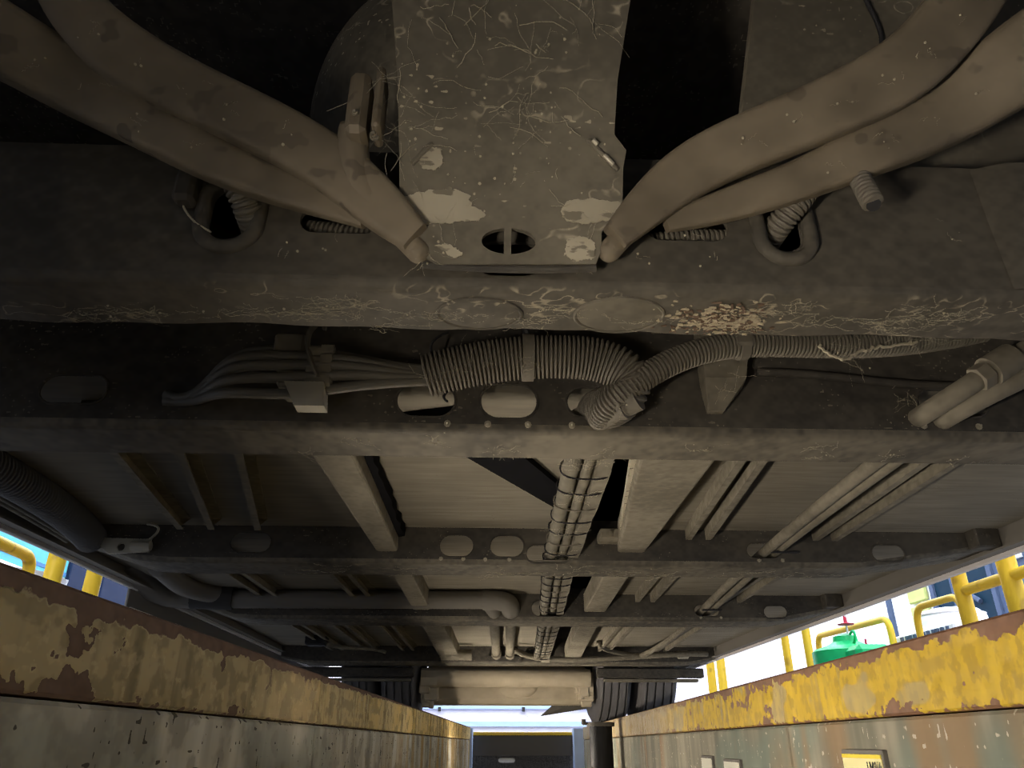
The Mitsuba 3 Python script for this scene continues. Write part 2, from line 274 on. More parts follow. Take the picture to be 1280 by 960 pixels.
# the lamp that lights the underside: a tray lamp on the left pit wall, below the camera
def wall_lamp(s_, z_, label, power=1.0, tilt=LAMP_TILT, yaw=0.0):
    """A flat tray lamp fixed to the left pit wall, turned to face across the pit and a little upwards."""
    k = key_for('pit_lamp'); R = np.eye(4); t = math.radians(tilt); R[:3, :3] = [[math.cos(t), 0, math.sin(t)], [0, 1, 0], [-math.sin(t), 0, math.cos(t)]]; R = trimesh.transformations.rotation_matrix(math.radians(yaw), [0, 0, 1]) @ R; R[:3, 3] = (WL + 0.05, s_, z_)
    for n, m, b in (('housing', box(-0.035, 0.035, -0.14, 0.14, -0.025, 0.0, 0.006), M_STEEL), ('bracket', box(-0.015, 0.015, -0.02, 0.02, -0.055, -0.02), M_STEEL), ('diffuser', box(-0.026, 0.026, -0.125, 0.125, 0.0005, 0.0025), None)):
        m.apply_transform(R); m = pit(m)
        if b: put(k + '__' + n, m, b)
        else: scene[k + '__' + n] = mikit.ply(m, 'm_white', emitter={'type': 'area', 'radiance': {'type': 'rgb', 'value': (LAMP_COLOR * LAMP_POWER * power).tolist()}})
    tag(k, label, 'lamp')
for s_, z_, p_, t_, y_, w_ in ((0.05, -0.20, 1.5, 90.0, 0.0, 'below the centre plate'), (1.35, -0.22, 0.85, 82.0, 4.0, 'below the nearest bay'), (2.6, -0.26, 0.6, 82.0, 4.0, 'below the middle bay'), (4.3, -0.30, 1.7, 75.0, 12.0, 'below the far bay')):
    wall_lamp(s_, z_, 'steel tray lamp with a warm diffuser on the left pit wall ' + w_, p_, t_, y_)

# ---------------------------------------------------------------- bus shell
XL, XR, ZT = -1.20, 1.42, 0.416                             # skirts left and right, underside of the floor
put('bus_shell', box(XL - 0.02, XR + 0.02, -9.0, 6.25, 1.02, 3.0), M_BODY, label='grey bus body standing over the inspection pit', category='bus')
def skirt(x0, x1, zb):
    # plate with a narrow inward lip along its lower edge
    lip = -1 if x1 > 0 else 1
    return cat([box(x0, x1, -9.0, 6.25, zb, 1.019), box(min(x0, x0 + lip * 0.02), max(x1, x1 + lip * 0.02), -9.0, 6.25, zb - 0.004, zb + 0.002)])
put('side_skirt__panel', skirt(XL - 0.02, XL, 0.383), M_SKIRT); put('side_skirt__trim', box(XL - 0.026, XL - 0.012, -9.0, 6.25, 0.366, 0.384, 0.003), M_GALV, label='pale sealing strip along the lower edge')
put('side_skirt_001__panel', skirt(XR, XR + 0.02, 0.360), M_SKIRT); put('side_skirt_001__trim', box(XR + 0.012, XR + 0.026, -9.0, 6.25, 0.343, 0.361, 0.003), M_GALV, label='pale sealing strip along the lower edge')
tag('side_skirt', 'grey brown bus side skirt seen from inside along the left', 'skirt'); tag('side_skirt_001', 'grey brown bus side skirt seen from inside along the right', 'skirt')
for (a, b), wa in (((1.072, 2.005), 'nearest'), ((2.012, 2.989), 'middle'), ((2.996, 4.729), 'far'), ((4.736, 4.89), 'rearmost')):
    xc = {'nearest': 0.225, 'middle': 0.265, 'far': 0.34, 'rearmost': 0.40}[wa]      # a cable trough is left open right of the bundle
    for (x0, x1), wb in (((XL, -0.26), 'at the left of'), ((-0.26, xc), 'in the centre of'), ((max(xc, {'nearest': 0.370, 'middle': 0.43, 'far': 0.55, 'rearmost': 0.40}[wa]), XR), 'at the right of')):
        put(key_for('floor_board'), box(x0 + 0.001, x1 - 0.001, a, b, ZT, ZT + 0.03), M_FL, label='dusty tan floor board %s the %s bay between cross beams' % (wb, wa), category='floor board', group='floor boards between the cross beams')
put('cable_trough', box(0.15, 0.52, 1.08, 4.70, 0.56, 0.57), M_VOID, label='trough above the cable bundle, its shade put into a near black sheet', category='trough')  # near-black sheet: the shade in the gap is put into its colour
put('side_skirt__lower_flap', box(XL - 0.03, XL - 0.021, 2.66, 6.25, 0.265, 0.40, 0.003), M_SKIRT, label='lower flap with pale strips')
for q, (a, b) in enumerate(((2.68, 3.05), (3.1, 3.5), (3.55, 4.1), (4.2, 5.0))): put(key_for('side_skirt__lower_flap__pale_strip'), box(XL - 0.021, XL - 0.015, a, b, 0.290, 0.308 + 0.004 * (q % 2), 0.002), M_GALV)
put('front_floor', box(XL, XR, -8.95, 1.2, 0.985, 1.015), M_CH, label='dark floor high above the front beam and the arms', category='floor panel')
put('front_light_blocker', box(XL, XR, -8.98, -8.90, 0.30, 1.0, 0.01), M_SKIRT, label='unseen grey panel added behind the camera to block light from the front', category='light_blocker')  # unseen panel added to stop light coming in behind the camera
put('rear_light_blocker', box(XL, XR, 6.05, 6.1, 0.42, 1.015), M_CH, label='unseen dark panel added behind the rear axle to block light', category='bulkhead')  # unseen panel added to hold back light behind the rear axle

# ---------------------------------------------------------------- cross beams: web with holes, bent bottom flange, tapered ends
def cross_beam(y, label, ztop, holes, fl=0.125, taper=(-0.92, 1.0), rise=(0.10, 0.06), zb=0.316, bolts=(), matl=M_CH, x0=XL, x1=XR):
    k = key_for('cross_beam'); t = 0.004; R = 0.014
    a, b = taper
    xs = [x0, x0 + 0.06, a - 0.06, a + 0.02, *np.linspace(a + 0.08, b - 0.08, 12), b - 0.02, b + 0.06, x1 - 0.06, x1]
    def bot(x):
        if x < a: return zb + rise[0] * smooth1((a - x) / (a - x0))
        if x > b: return zb + rise[1] * smooth1((x - b) / (x1 - b))
        return zb
    def smooth1(q): q = max(0, min(1, q)); return q * q * (1.6 - 0.6 * q)
    poly = sg.Polygon([(x, bot(x) + R) for x in xs] + [(x1, ztop), (x0, ztop)])
    for h in holes: poly = poly.difference(stadium(*h))
    put(k + '__web', extrude(poly, t, np.array([[1, 0, 0, 0], [0, 0, -1, y + t], [0, 1, 0, 0]])), matl, smooth=False)
    prof = [(0, R)] + [(R - R * math.cos(q), R - R * math.sin(q)) for q in np.linspace(0.3, math.pi / 2, 5)] + [(fl, 0), (fl, 0.012), (fl - 0.003, 0.012), (fl - 0.003, t), (R, t)] + [(R - (R - t) * math.cos(q), R - (R - t) * math.sin(q)) for q in (1.2, 0.7, 0.0)]
    put(k + '__flange', loft([[(x, y + p, bot(x) + q) for p, q in prof] for x in xs]), M_FLG, smooth=40)
    for h in holes:                                          # rolled rim round each hole
        rim = np.array([(px, y - 0.001, pz) for px, pz in stadium(*h).exterior.coords])
        put(key_for(k + '__web__hole_rim'), sweep(rim, 0.0022, 6, cap=False), matl)
    for (bx, bz) in bolts: put(key_for(k + '__web__bolt'), bolt((bx, y, bz), 0.0036, (0, -1, 0), 0.003), M_STEEL)
    tag(k, label, 'cross beam', 'cross beams under the bus floor'); return k
HZ = 0.366
cb1 = cross_beam(1.066, 'black cross beam with oblong holes right behind the ribbed hoses', 0.62,
    [(-0.095, HZ + 0.003, 0.094, 0.058), (0.036, HZ + 0.003, 0.092, 0.060), (0.170, HZ + 0.004, 0.086, 0.052), (-0.643, 0.378, 0.104, 0.05), (0.757, 0.378, 0.115, 0.048)], fl=0.112,
    bolts=[(0.003, 0.326 + 0.004), (0.066, 0.33), (-0.06, 0.33), (0.135, 0.33), (0.70, 0.338), (0.79, 0.338)])
cb2 = cross_beam(2.006, 'dark cross beam with two oblong holes lit beside the cable bundle, second from the camera', 0.44,
    [(0.063, HZ, 0.094, 0.060), (-0.074, HZ, 0.094, 0.060), (0.175, 0.345, 0.12, 0.05), (1.12, 0.356, 0.093, 0.048), (0.77, 0.360, 0.095, 0.044), (-0.628, 0.370, 0.110, 0.056)], fl=0.145, taper=(-0.86, 0.98), rise=(0.098, 0.058),
    bolts=[(0.005, 0.33), (0.07, 0.33), (-0.055, 0.331), (-0.115, 0.331), (0.755, 0.334), (0.82, 0.334)])
cb3 = cross_beam(2.99, 'cross beam in shade behind the thick transverse pipe, third from the camera', 0.44,
    [(1.16, 0.352, 0.095, 0.05), (0.26, 0.36, 0.14, 0.06), (0.885, 0.356, 0.10, 0.045)], fl=0.17, taper=(-0.90, 1.12), rise=(0.09, 0.05), bolts=[(0.86, 0.33), (0.94, 0.33)])
cb4 = cross_beam(4.73, 'far cross beam nearest the rear axle with cables clipped along it', 0.46, [(0.35, 0.38, 0.18, 0.07), (-0.17, 0.35, 0.12, 0.03)], fl=0.14, taper=(-1.0, 1.2), rise=(0.03, 0.03))
# short gussets where the beams meet the skirts
for kk, yy, zb in ((cb2, 2.006, 0.345), (cb3, 2.99, 0.345)):
    put(kk + '__end_bracket', cat([box(XR - 0.07, XR - 0.002, yy - 0.05, yy - 0.001, zb + 0.02, 0.43, 0.004), bolt((XR - 0.035, yy - 0.05, zb + 0.05), 0.008, (0, -1, 0))]), M_CH)

# ---------------------------------------------------------------- lengthwise beams between the cross beams
def long_beam(y0, xa0, xb0, y1, xa1, xb1, zb, label, ztop=ZT - 0.001, lip=None, group='lengthwise box beams'):
    k = key_for('lengthwise_beam'); r = 0.006
    def st(y, a, b): return [(a, y, ztop), (a, y, zb + r), (a + r * 0.3, y, zb + r * 0.3), (a + r, y, zb), (b - r, y, zb), (b - r * 0.3, y, zb + r * 0.3), (b, y, zb + r), (b, y, ztop)]
    put(k + '__box', loft([st(y0, xa0, xb0), st(y1, xa1, xb1)]), M_ARM if False else M_DUST, smooth=False)
    if lip: put(k + '__' + lip[0], lip[1], lip[2])
    tag(k, label, 'beam'); return k
M_DUST = mat('m_dust', pr(mikit.proc(lambda p, n, uv: mix((0.115, 0.103, 0.078), (0.205, 0.184, 0.14), smoothstep(0.25, 0.75, fbm(p.x * 8, p.y * 6, p.z * 8, 3) * 0.6 + fbm(p.x * 70, p.y * 70, p.z * 70, 2) * 0.4))), 0.8, spec=0.15))
def fringe(y0, y1, x0, x1, z0, z1, seed):
    """A strip of torn black underseal along a beam's side: ragged lower edge."""
    g = np.random.default_rng(seed); n = 26; t = np.linspace(0, 1, n); st = []
    for q in t:
        x, y = x0 + (x1 - x0) * q, y0 + (y1 - y0) * q; w = 0.012 + 0.008 * g.random()
        st.append([(x, y, z0), (x + w, y, z0 + 0.002), (x + w, y, z1), (x, y, z1)])
    return loft(st)
long_beam(1.19, -0.316, -0.238, 2.004, -0.291, -0.232, 0.349, 'dusty box beam left of centre running back from the nearest cross beam', lip=('underseal', fringe(1.19, 1.99, -0.238, -0.231, 0.385, 0.414, 3), M_VOID))
long_beam(2.16, -0.285, -0.225, 2.986, -0.272, -0.205, 0.352, 'box beam left of centre in the middle bay above the transverse pipe')
long_beam(3.17, -0.272, -0.175, 4.726, -0.255, -0.135, 0.350, 'box beam left of centre ending at the far cross beam')
long_beam(1.19, 0.275, 0.425, 2.004, 0.366, 0.441, 0.352, 'wide tapering dusty box beam right of the cable bundle', lip=('wax_seam', fringe(1.19, 1.85, 0.262, 0.347, 0.372, 0.392, 5), M_CHIP))
long_beam(2.16, 0.366, 0.446, 2.986, 0.398, 0.483, 0.348, 'dusty box beam right of centre in the middle bay')
long_beam(3.17, 0.41, 0.495, 4.726, 0.50, 0.60, 0.350, 'box beam right of centre ending at the far cross beam')
put('hose_bracket', loft([[(0.345, 1.03, 0.50), (0.345, 1.064, 0.50), (0.435, 1.064, 0.50), (0.43, 1.03, 0.50)], [(0.345, 1.03, 0.40), (0.345, 1.064, 0.40), (0.415, 1.064, 0.40), (0.41, 1.03, 0.40)], [(0.350, 1.05, 0.352), (0.350, 1.064, 0.352), (0.375, 1.064, 0.352), (0.375, 1.05, 0.352)]]), M_DUST, smooth=False, label='pale tapering steel bracket on the nearest cross beam behind the thinner ribbed hose', category='bracket')
put('lengthwise_beam_001__end_bracket', box(-0.21, -0.17, 2.95, 2.985, 0.36, 0.41, 0.003), M_DUST)
put('lengthwise_beam_003__end_bracket', cat([box(0.31, 0.365, 1.93, 2.0, 0.372, 0.40, 0.003), bolt((0.335, 1.93, 0.385), 0.006, (0, -1, 0))]), M_DUST)

# narrow channel rails, in pairs
def rail(y0, x0, y1, x1, label, w=0.030, h=0.032, group=None, m=None):
    k = key_for('channel_rail'); t = 0.003; z1 = ZT; z0 = ZT - h
    def st(x, y): return [(x, y, z0), (x + w * 0.55, y, z0), (x + w * 0.55, y, z0 + t), (x + t, y, z0 + t), (x + t, y, z1 - t), (x + w, y, z1 - t), (x + w, y, z1), (x, y, z1)]
    put(k, loft([st(x0, y0), st(x1, y1)]), m or M_DUST, smooth=False, label=label, category='rail', group=group)
for (ya, yb, xs, where) in ((1.19, 1.985, ((0.485, 0.552), (0.525, 0.607), (0.862, 0.905), (0.928, 0.958)), 'in the nearest bay'), (2.16, 2.97, ((0.56, 0.60), (0.62, 0.66), (0.915, 0.945), (0.975, 1.005)), 'in the middle bay'), (3.17, 4.70, ((0.62, 0.70), (0.68, 0.76), (0.97, 1.05), (1.03, 1.10)), 'in the far bay')):
    for q, (a, b) in enumerate(xs):
        rail(ya, a, yb, b, ('inner ' if q % 2 == 0 else 'outer ') + 'narrow steel rail ' + ('just right of the box beam ' if q < 2 else 'outside the twin pipes ') + where)
for (ya, yb, xs, where) in ((1.19, 1.93, ((-0.56, -0.72), (-0.45, -0.60), (-0.70, -0.80)), 'nearest'), (2.16, 2.97, ((-0.52, -0.50), (-0.46, -0.44), (-0.86, -0.85), (-0.80, -0.79)), 'middle'), (3.17, 4.70, ((-0.50, -0.48), (-0.44, -0.42), (-0.72, -0.70), (-0.66, -0.64), (-0.92, -0.90), (-0.86, -0.84)), 'far')):
    for q, (a, b) in enumerate(xs):
        rail(ya, a, yb, b, '%s shaded narrow rail from the centre under the left floor in the %s bay' % (('first', 'second', 'third', 'fourth', 'fifth', 'sixth')[{3: (1, 0, 2), 4: (1, 0, 3, 2), 6: (1, 0, 3, 2, 5, 4)}[len(xs)][q]], where))

# ---------------------------------------------------------------- front cross beam
def front_beam():
    k = 'front_cross_beam'; y, t, R = 0.664, 0.005, 0.014; zb, zt, yb = 0.316, 0.50, 0.748; x0, x1 = XL, XR
    poly = sg.box(x0, zb + R, x1, zt)
    hl = [stadium(-0.285, 0.408, 0.046, 0.075), stadium(0.333, 0.412, 0.040, 0.075), stadium(-0.165, 0.402, 0.088, 0.034), stadium(0.222, 0.404, 0.095, 0.036), stadium(0.021, 0.356, 0.075, 0.045)]
    for h in hl: poly = poly.difference(h)
    put(k + '__front_plate', extrude(poly, t, np.array([[1, 0, 0, 0], [0, 0, -1, y + t], [0, 1, 0, 0]])), M_FB, smooth=False)
    fl = yb - y
    prof = [(0, R)] + [(R - R * math.cos(q), R - R * math.sin(q)) for q in np.linspace(0.25, math.pi / 2, 6)] + [(fl, 0), (fl, zt - zb), (fl - t, zt - zb), (fl - t, t), (R, t)] + [(R - (R - t) * math.cos(q), R - (R - t) * math.sin(q)) for q in (1.2, 0.7, 0.0)]
    xs = np.linspace(x0, x1, 120)
    wob = lambda x: 0.0016 * math.sin(x * 17) + 0.0012 * math.sin(x * 43 + 1)
    put(k + '__bottom_plate', loft([[(x, y + p, zb + q + (wob(x) if q < 0.01 and p > 0.05 else 0)) for p, q in prof] for x in xs]), M_FB, smooth=40)
    put(k + '__top_plate', box(x0, x1, y, yb, zt - 0.002, zt + 0.003), M_FB)
    for c, w, h in ((-0.285, 0.062, 0.092), (0.333, 0.058, 0.092)):
        rim = np.array([(px, y - 0.001, pz) for px, pz in stadium(c, 0.408, w, h).exterior.coords]); put(key_for(k + '__front_plate__hole_collar'), sweep(rim, 0.0085, 10, cap=False), M_FB, smooth=True, label='rounded collar of a hole')
    for c, yy, rx, ry in ((-0.009, 0.714, 0.047, 0.032), (0.148, 0.711, 0.050, 0.036)):
        d = cat([sweep(np.array([(math.cos(a), math.sin(a), 0) for a in np.linspace(0, 2 * math.pi, 41)]) * [rx, ry, 1], 0.0024, 6, cap=False),
                 sweep(np.array([(math.cos(a), math.sin(a), 0) for a in np.linspace(0, 2 * math.pi, 33)]) * [rx * 0.55, ry * 0.55, 1], 0.0016, 6, cap=False)])
        dome = trimesh.creation.icosphere(2, 1.0); dome.apply_scale((rx * 0.97, ry * 0.97, 0.003)); d = cat([d, dome]); d.apply_translation((c, yy, zb - 0.0006))
        put(key_for(k + '__bottom_plate__plug'), d, M_FB if c < 0 else M_PL, label='round plug sunk in the underside')
    g = np.random.default_rng(11); fl_ = []; fd = []
    for _ in range(420):
        q = g.normal(0, 1, 2); px, py = 0.262 + q[0] * 0.026, 0.716 + q[1] * 0.017
        if not 0.672 < py < 0.747: continue
        r = g.uniform(0.0014, 0.0045); a = np.sort(g.uniform(0, 6.28, 6)); P = np.stack([np.cos(a) * r * g.uniform(.7, 1.5), np.sin(a) * r * 0.7, 0 * a], 1)
        v = np.vstack([P, P + [0, 0, -0.0015]]); h = trimesh.convex.convex_hull(v + g.normal(0, 1e-5, v.shape)); h.apply_transform(trimesh.transformations.rotation_matrix(g.normal(0, 0.35), [g.normal(), g.normal(), 0.1]))
        h.apply_translation((px, py, zb - 0.001)); (fl_ if g.random() < 0.62 else fd).append(h)
    put(k + '__bottom_plate__rust_flake', cat(fl_), M_RUSTF, smooth=False, kind='stuff', label='pale blistered rust flakes')
    put(k + '__bottom_plate__rust_scale', cat(fd), M_RUSTD, smooth=False, kind='stuff')
    tag(k, 'large dark front cross beam with cobwebs and a rust patch spanning the whole picture', 'cross beam')
    ws = []
    for q in range(34):
        px = g.uniform(-0.5, 0.6); ws.append(cobweb((px, g.uniform(0.69, 0.742), zb), X, Y * 0.45, -Z, 9, 0.05, 0.022, 0.00045, 100 + q, 1))
    for q in range(14):
        ws.append(cobweb((g.uniform(-0.35, 0.6), y, g.uniform(0.335, 0.42)), X, Z, -Y, 2, 0.02, 0.01, 0.0004, 200 + q, 2))
    put(k + '__cobweb', cat(ws), M_WEB, kind='stuff', label='pale dusty cobwebs')
    gs = loft([[(0.575, 0.663, 0.50), (0.61, 0.65, 0.50), (0.76, 0.64, 0.50), (0.76, 0.663, 0.50)], [(0.575, 0.663, 0.42), (0.60, 0.654, 0.42), (0.74, 0.650, 0.42), (0.74, 0.663, 0.42)], [(0.578, 0.663, 0.33), (0.59, 0.661, 0.33), (0.70, 0.660, 0.33), (0.70, 0.663, 0.33)]])
    put(k + '__gusset', gs, M_FB)
front_beam()

# ---------------------------------------------------------------- sloping centre plate
PN = np.array([0, 0.325, 0.14]); PN /= np.linalg.norm(PN); PU = np.array([0, -0.14, 0.325]); PU /= np.linalg.norm(PU); PO = np.array([0, 0.64, 0.335])
def on_plate(off=0.0): return np.column_stack([X, PU, PN, PO + PN * off])
def centre_plate():
    k = 'centre_plate'
    out = [(-0.125, 0.46), (-0.1101, 0.3031), (-0.1069, 0.277), (-0.0991, 0.1907), (-0.0955, 0.1051), (-0.0946, 0.0668), (-0.0763, 0.0291), (-0.07, 0.0039), (-0.0548, -0.0042), (0.1131, -0.0004), (0.1189, 0.0151), (0.1187, 0.0338), (0.1406, 0.0583), (0.141, 0.103), (0.1443, 0.1221), (0.1313, 0.139), (0.1343, 0.1981), (0.1473, 0.2861), (0.1506, 0.3127), (0.175, 0.46)]
    poly = sg.Polygon(out).buffer(0.003).buffer(-0.003)
    ell = sa.scale(sg.Point(0.0209, 0.0218).buffer(1, 16), 0.0287, 0.0137)
    poly = poly.difference(ell.difference(sg.box(0.0160, -0.1, 0.0235, 0.1)))
    put(k + '__plate', extrude(poly, 0.012, on_plate()), M_PL, smooth=False)
    put(k + '__box', extrude(sg.Polygon([(-0.112, 0.46), (-0.085, 0.10), (-0.08, 0.045), (0.108, 0.045), (0.125, 0.10), (0.125, 0.13), (0.16, 0.46)]), 0.05, on_plate(0.012)), M_CH, smooth=False)
    g = np.random.default_rng(4)
    def chip(pts, name='bare_patch', th=0.0018):
        p = sg.Polygon(pts).buffer(0.002).buffer(-0.001); n = 60; L = p.exterior.length
        q = sg.Polygon([(lambda c: (c.x + g.normal(0, 0.0007), c.y + g.normal(0, 0.0007)))(p.exterior.interpolate(L * i / n)) for i in range(n)]).buffer(0)
        put(key_for(k + '__plate__' + name), extrude(q if q.geom_type == 'Polygon' else max(q.geoms, key=lambda a: a.area), th, on_plate(-th * 0.9)), M_CHIP, label='pale patch of bare primer')
    chip([(-0.0738, 0.1037), (-0.064, 0.1179), (-0.053, 0.1173), (-0.0502, 0.102), (-0.0568, 0.0967), (-0.0694, 0.0964)])
    chip([(-0.0921, 0.0634), (-0.0689, 0.0717), (-0.0354, 0.0743), (-0.0219, 0.0687), (-0.02, 0.0576), (-0.0048, 0.0495), (-0.0097, 0.0435), (-0.0348, 0.042), (-0.0706, 0.0369)])
    chip([(0.0752, 0.0549), (0.0827, 0.0654), (0.1039, 0.0685), (0.138, 0.0642), (0.1389, 0.0583), (0.127, 0.0477), (0.1042, 0.0429), (0.083, 0.044)])
    chip([(-0.0552, 0.0152), (-0.0427, 0.0172), (-0.0275, 0.0066), (-0.0341, 0.003)])
    chip([(0.0809, 0.0091), (0.0832, 0.0244), (0.1001, 0.0274), (0.1103, 0.0225), (0.1105, 0.0064), (0.0919, 0.0025)])
    P = lambda u, v, o=0: PO + X * u + PU * v + PN * o
    for (a, b) in (((-0.082, 0.1012), (-0.0615, 0.1231)), ((0.1033, 0.1321), (0.1351, 0.1002))): put(key_for(k + '__plate__weld_bead'), tube([P(*a, -0.001), P(*b, -0.001)], 0.0028, 8), M_PL)
    for (a, b) in (((0.108, 0.131), (0.113, 0.126)), ((0.120, 0.115), (0.130, 0.105))): put(key_for(k + '__plate__bright_clip'), tube([P(*a, -0.004), P(*b, -0.004)], 0.0026, 8), M_STEEL, label='small bright metal clip')
    put(k + '__base_weld', tube([P(-0.072, -0.003, 0.006), P(0.02, -0.006, 0.008), P(0.114, -0.003, 0.006)], 0.0045, 10), M_CH)
    ws = [cobweb(P(-0.088, 0.19), X, PU, -PN, 10, 0.09, 0.03, 0.0005, 1), cobweb(P(-0.085, 0.13), X, PU, -PN, 12, 0.07, 0.022, 0.0006, 2), cobweb(P(0.03, 0.16), X, PU, -PN, 16, 0.06, 0.03, 0.0006, 3, 8), cobweb(P(0.045, 0.21), X, PU, -PN, 10, 0.06, 0.02, 0.0006, 4), cobweb(P(-0.02, 0.26), X, PU, -PN, 10, 0.06, 0.035, 0.0006, 5), cobweb(P(0.11, 0.25), X, PU, -PN, 8, 0.07, 0.02, 0.0006, 6), cobweb(P(0.10, 0.065), X, PU, -PN, 8, 0.04, 0.02, 0.0005, 7), cobweb(P(-0.05, 0.05), X, PU, -PN, 6, 0.05, 0.03, 0.0004, 8), cobweb(P(-0.065, 0.0), X, PU, -PN, 8, 0.03, 0.01, 0.0005, 9)]
    ws += [cobweb(P(g.uniform(-0.08, 0.12), g.uniform(0.08, 0.3)), X, PU, -PN, 2, 0.02, 0.02, 0.0005, 20 + q, 2) for q in range(12)]
    put(k + '__cobweb', cat(ws), M_WEB, kind='stuff', label='pale dusty cobwebs')
    tag(k, 'broad sloping brown steel plate with pale bare patches coming down in the middle', 'plate')
centre_plate()

# ---------------------------------------------------------------- forked arms either side of the centre plate
def fork(label, up, low, lug, side):
    k = key_for('forked_arm')
    a = np.linspace(0, 2 * math.pi, 32, endpoint=False)
    sect = np.stack([np.sign(np.cos(a)) * np.abs(np.cos(a)) ** 0.42, np.sign(np.sin(a)) * np.abs(np.sin(a)) ** 0.42 * 0.62], 1)
    for n, p in (('upper_branch', up), ('lower_branch', low)):
        Q = spline(p, 60); R_ = Q[:, 3]
        put(k + '__' + n, sweep(Q[:, :3], R_, sect=sect, ref=(-side * 0.5, -0.3, 0.8)), M_ARM, smooth=40)
    put(k + '__lug', cat([tube(lug, 0.0125, 14), (lambda m: (m.apply_translation(lug[0]), m)[1])(trimesh.creation.icosphere(3, 0.0125))]), M_ARM, smooth=True)
    g = np.random.default_rng(side + 5); ws = []
    for p in (low, up):
        Q = spline(p, 40)
        for q in range(10, 34, 3): c = Q[q]; ws.append(cobweb(c[:3] + np.array([0, -c[3] * 0.62, -c[3] * 0.35]), X, Z, -Y, 2, 0.018, 0.012, 0.0004, int(g.integers(1e6)), 2))
    put(k + '__cobweb', cat(ws), M_WEB, kind='stuff')
    tag(k, label, 'suspension arm')
fork('brown forked steel arm reaching from the centre plate up to the right, curved upper branch', 
     [(0.132, 0.625, 0.358, 0.0151), (0.16, 0.62, 0.388, 0.0221), (0.223, 0.61, 0.442, 0.0295), (0.3, 0.59, 0.474, 0.0312), (0.386, 0.57, 0.507, 0.0338), (0.444, 0.55, 0.535, 0.0362), (0.487, 0.53, 0.575, 0.0362), (0.521, 0.515, 0.621, 0.0366), (0.547, 0.49, 0.687, 0.0369), (0.56, 0.47, 0.80, 0.037)],
     [(0.19, 0.635, 0.385, 0.009), (0.250, 0.634, 0.408, 0.017), (0.336, 0.622, 0.437, 0.0222), (0.426, 0.604, 0.474, 0.0295), (0.514, 0.584, 0.516, 0.0380), (0.572, 0.54, 0.541, 0.0447), (0.672, 0.51, 0.59, 0.0514), (0.85, 0.47, 0.70, 0.055)],
     [(0.128, 0.64, 0.352), (0.15, 0.632, 0.375), (0.17, 0.625, 0.395)], 1)
fork('dark forked steel arm in shade reaching from the centre plate up to the left', 
     [(-0.076, 0.625, 0.352, 0.0166), (-0.11, 0.62, 0.383, 0.0251), (-0.172, 0.61, 0.434, 0.0297), (-0.247, 0.59, 0.468, 0.0304), (-0.33, 0.57, 0.5, 0.0309), (-0.383, 0.55, 0.522, 0.0322), (-0.422, 0.53, 0.554, 0.0297), (-0.446, 0.515, 0.600, 0.0297), (-0.461, 0.49, 0.67, 0.0294), (-0.47, 0.47, 0.80, 0.03)],
     [(-0.13, 0.635, 0.381, 0.010), (-0.198, 0.634, 0.411, 0.0185), (-0.282, 0.618, 0.436, 0.0234), (-0.367, 0.599, 0.476, 0.0295), (-0.449, 0.576, 0.512, 0.034), (-0.498, 0.54, 0.522, 0.0365), (-0.582, 0.51, 0.549, 0.0435), (-0.80, 0.46, 0.64, 0.05)],
     [(-0.074, 0.64, 0.345), (-0.10, 0.632, 0.37), (-0.125, 0.625, 0.395)], -1)
# mounting bracket with a bolt and a nut, left of the plate
tag('mounting_bracket', 'small steel bracket with a bolt squeezed between the left arm and the centre plate', 'bracket')
put('mounting_bracket__cheek', box(-0.150, -0.128, 0.565, 0.60, 0.44, 0.525, 0.006), M_ARM)
put('mounting_bracket__cheek_001', box(-0.122, -0.113, 0.563, 0.598, 0.445, 0.530, 0.003), M_ARM)
put('mounting_bracket__collar', tube([(-0.110, 0.625, 0.375), (-0.135, 0.612, 0.41), (-0.145, 0.600, 0.44), (-0.143, 0.590, 0.465)], 0.017, 14), M_ARM, smooth=True)
put('mounting_bracket__bolt', bolt((-0.139, 0.567, 0.462), 0.0032, (0, -0.9, -0.4)), M_DUST)
put('mounting_bracket__nut', bolt((-0.120, 0.580, 0.446), 0.0035, (0, -0.9, -0.4)), M_DUST)
# tank and panels above
tk = trimesh.creation.icosphere(4, 1.0); tk.apply_scale((0.24, 0.30, 0.225)); tk.apply_translation((-0.045, 0.93, 0.735))
put('air_tank', tk, M_PL, smooth=True, label='dark round bottomed tank above the left arm and behind the centre plate', category='tank')
put('liner_panel', loft([[(0.305, 0.715, 0.503), (XR - 0.01, 0.715, 0.503), (XR - 0.01, 0.735, 0.503), (0.305, 0.735, 0.503)], [(0.375, 0.56, 0.984), (XR - 0.01, 0.56, 0.984), (XR - 0.01, 0.58, 0.984), (0.375, 0.58, 0.984)]]), M_PL, smooth=False, label='brownish sloping liner panel behind and above the right arm', category='panel')
tag('loose_cable', 'thin black cable hanging from the liner panel above the right arm', 'cable')
put('loose_cable__strand', tube([(0.485, 0.6163, 0.800), (0.490, 0.6324, 0.750), (0.505, 0.6485, 0.700), (0.500, 0.6582, 0.670), (0.520, 0.6662, 0.645)], 0.003, 8), M_BLACK, smooth=True)
put('loose_cable__strand_001', tube([(0.500, 0.6575, 0.672), (0.460, 0.6598, 0.665), (0.430, 0.6662, 0.645), (0.395, 0.6711, 0.630)], 0.0022, 8), M_BLACK, smooth=True)

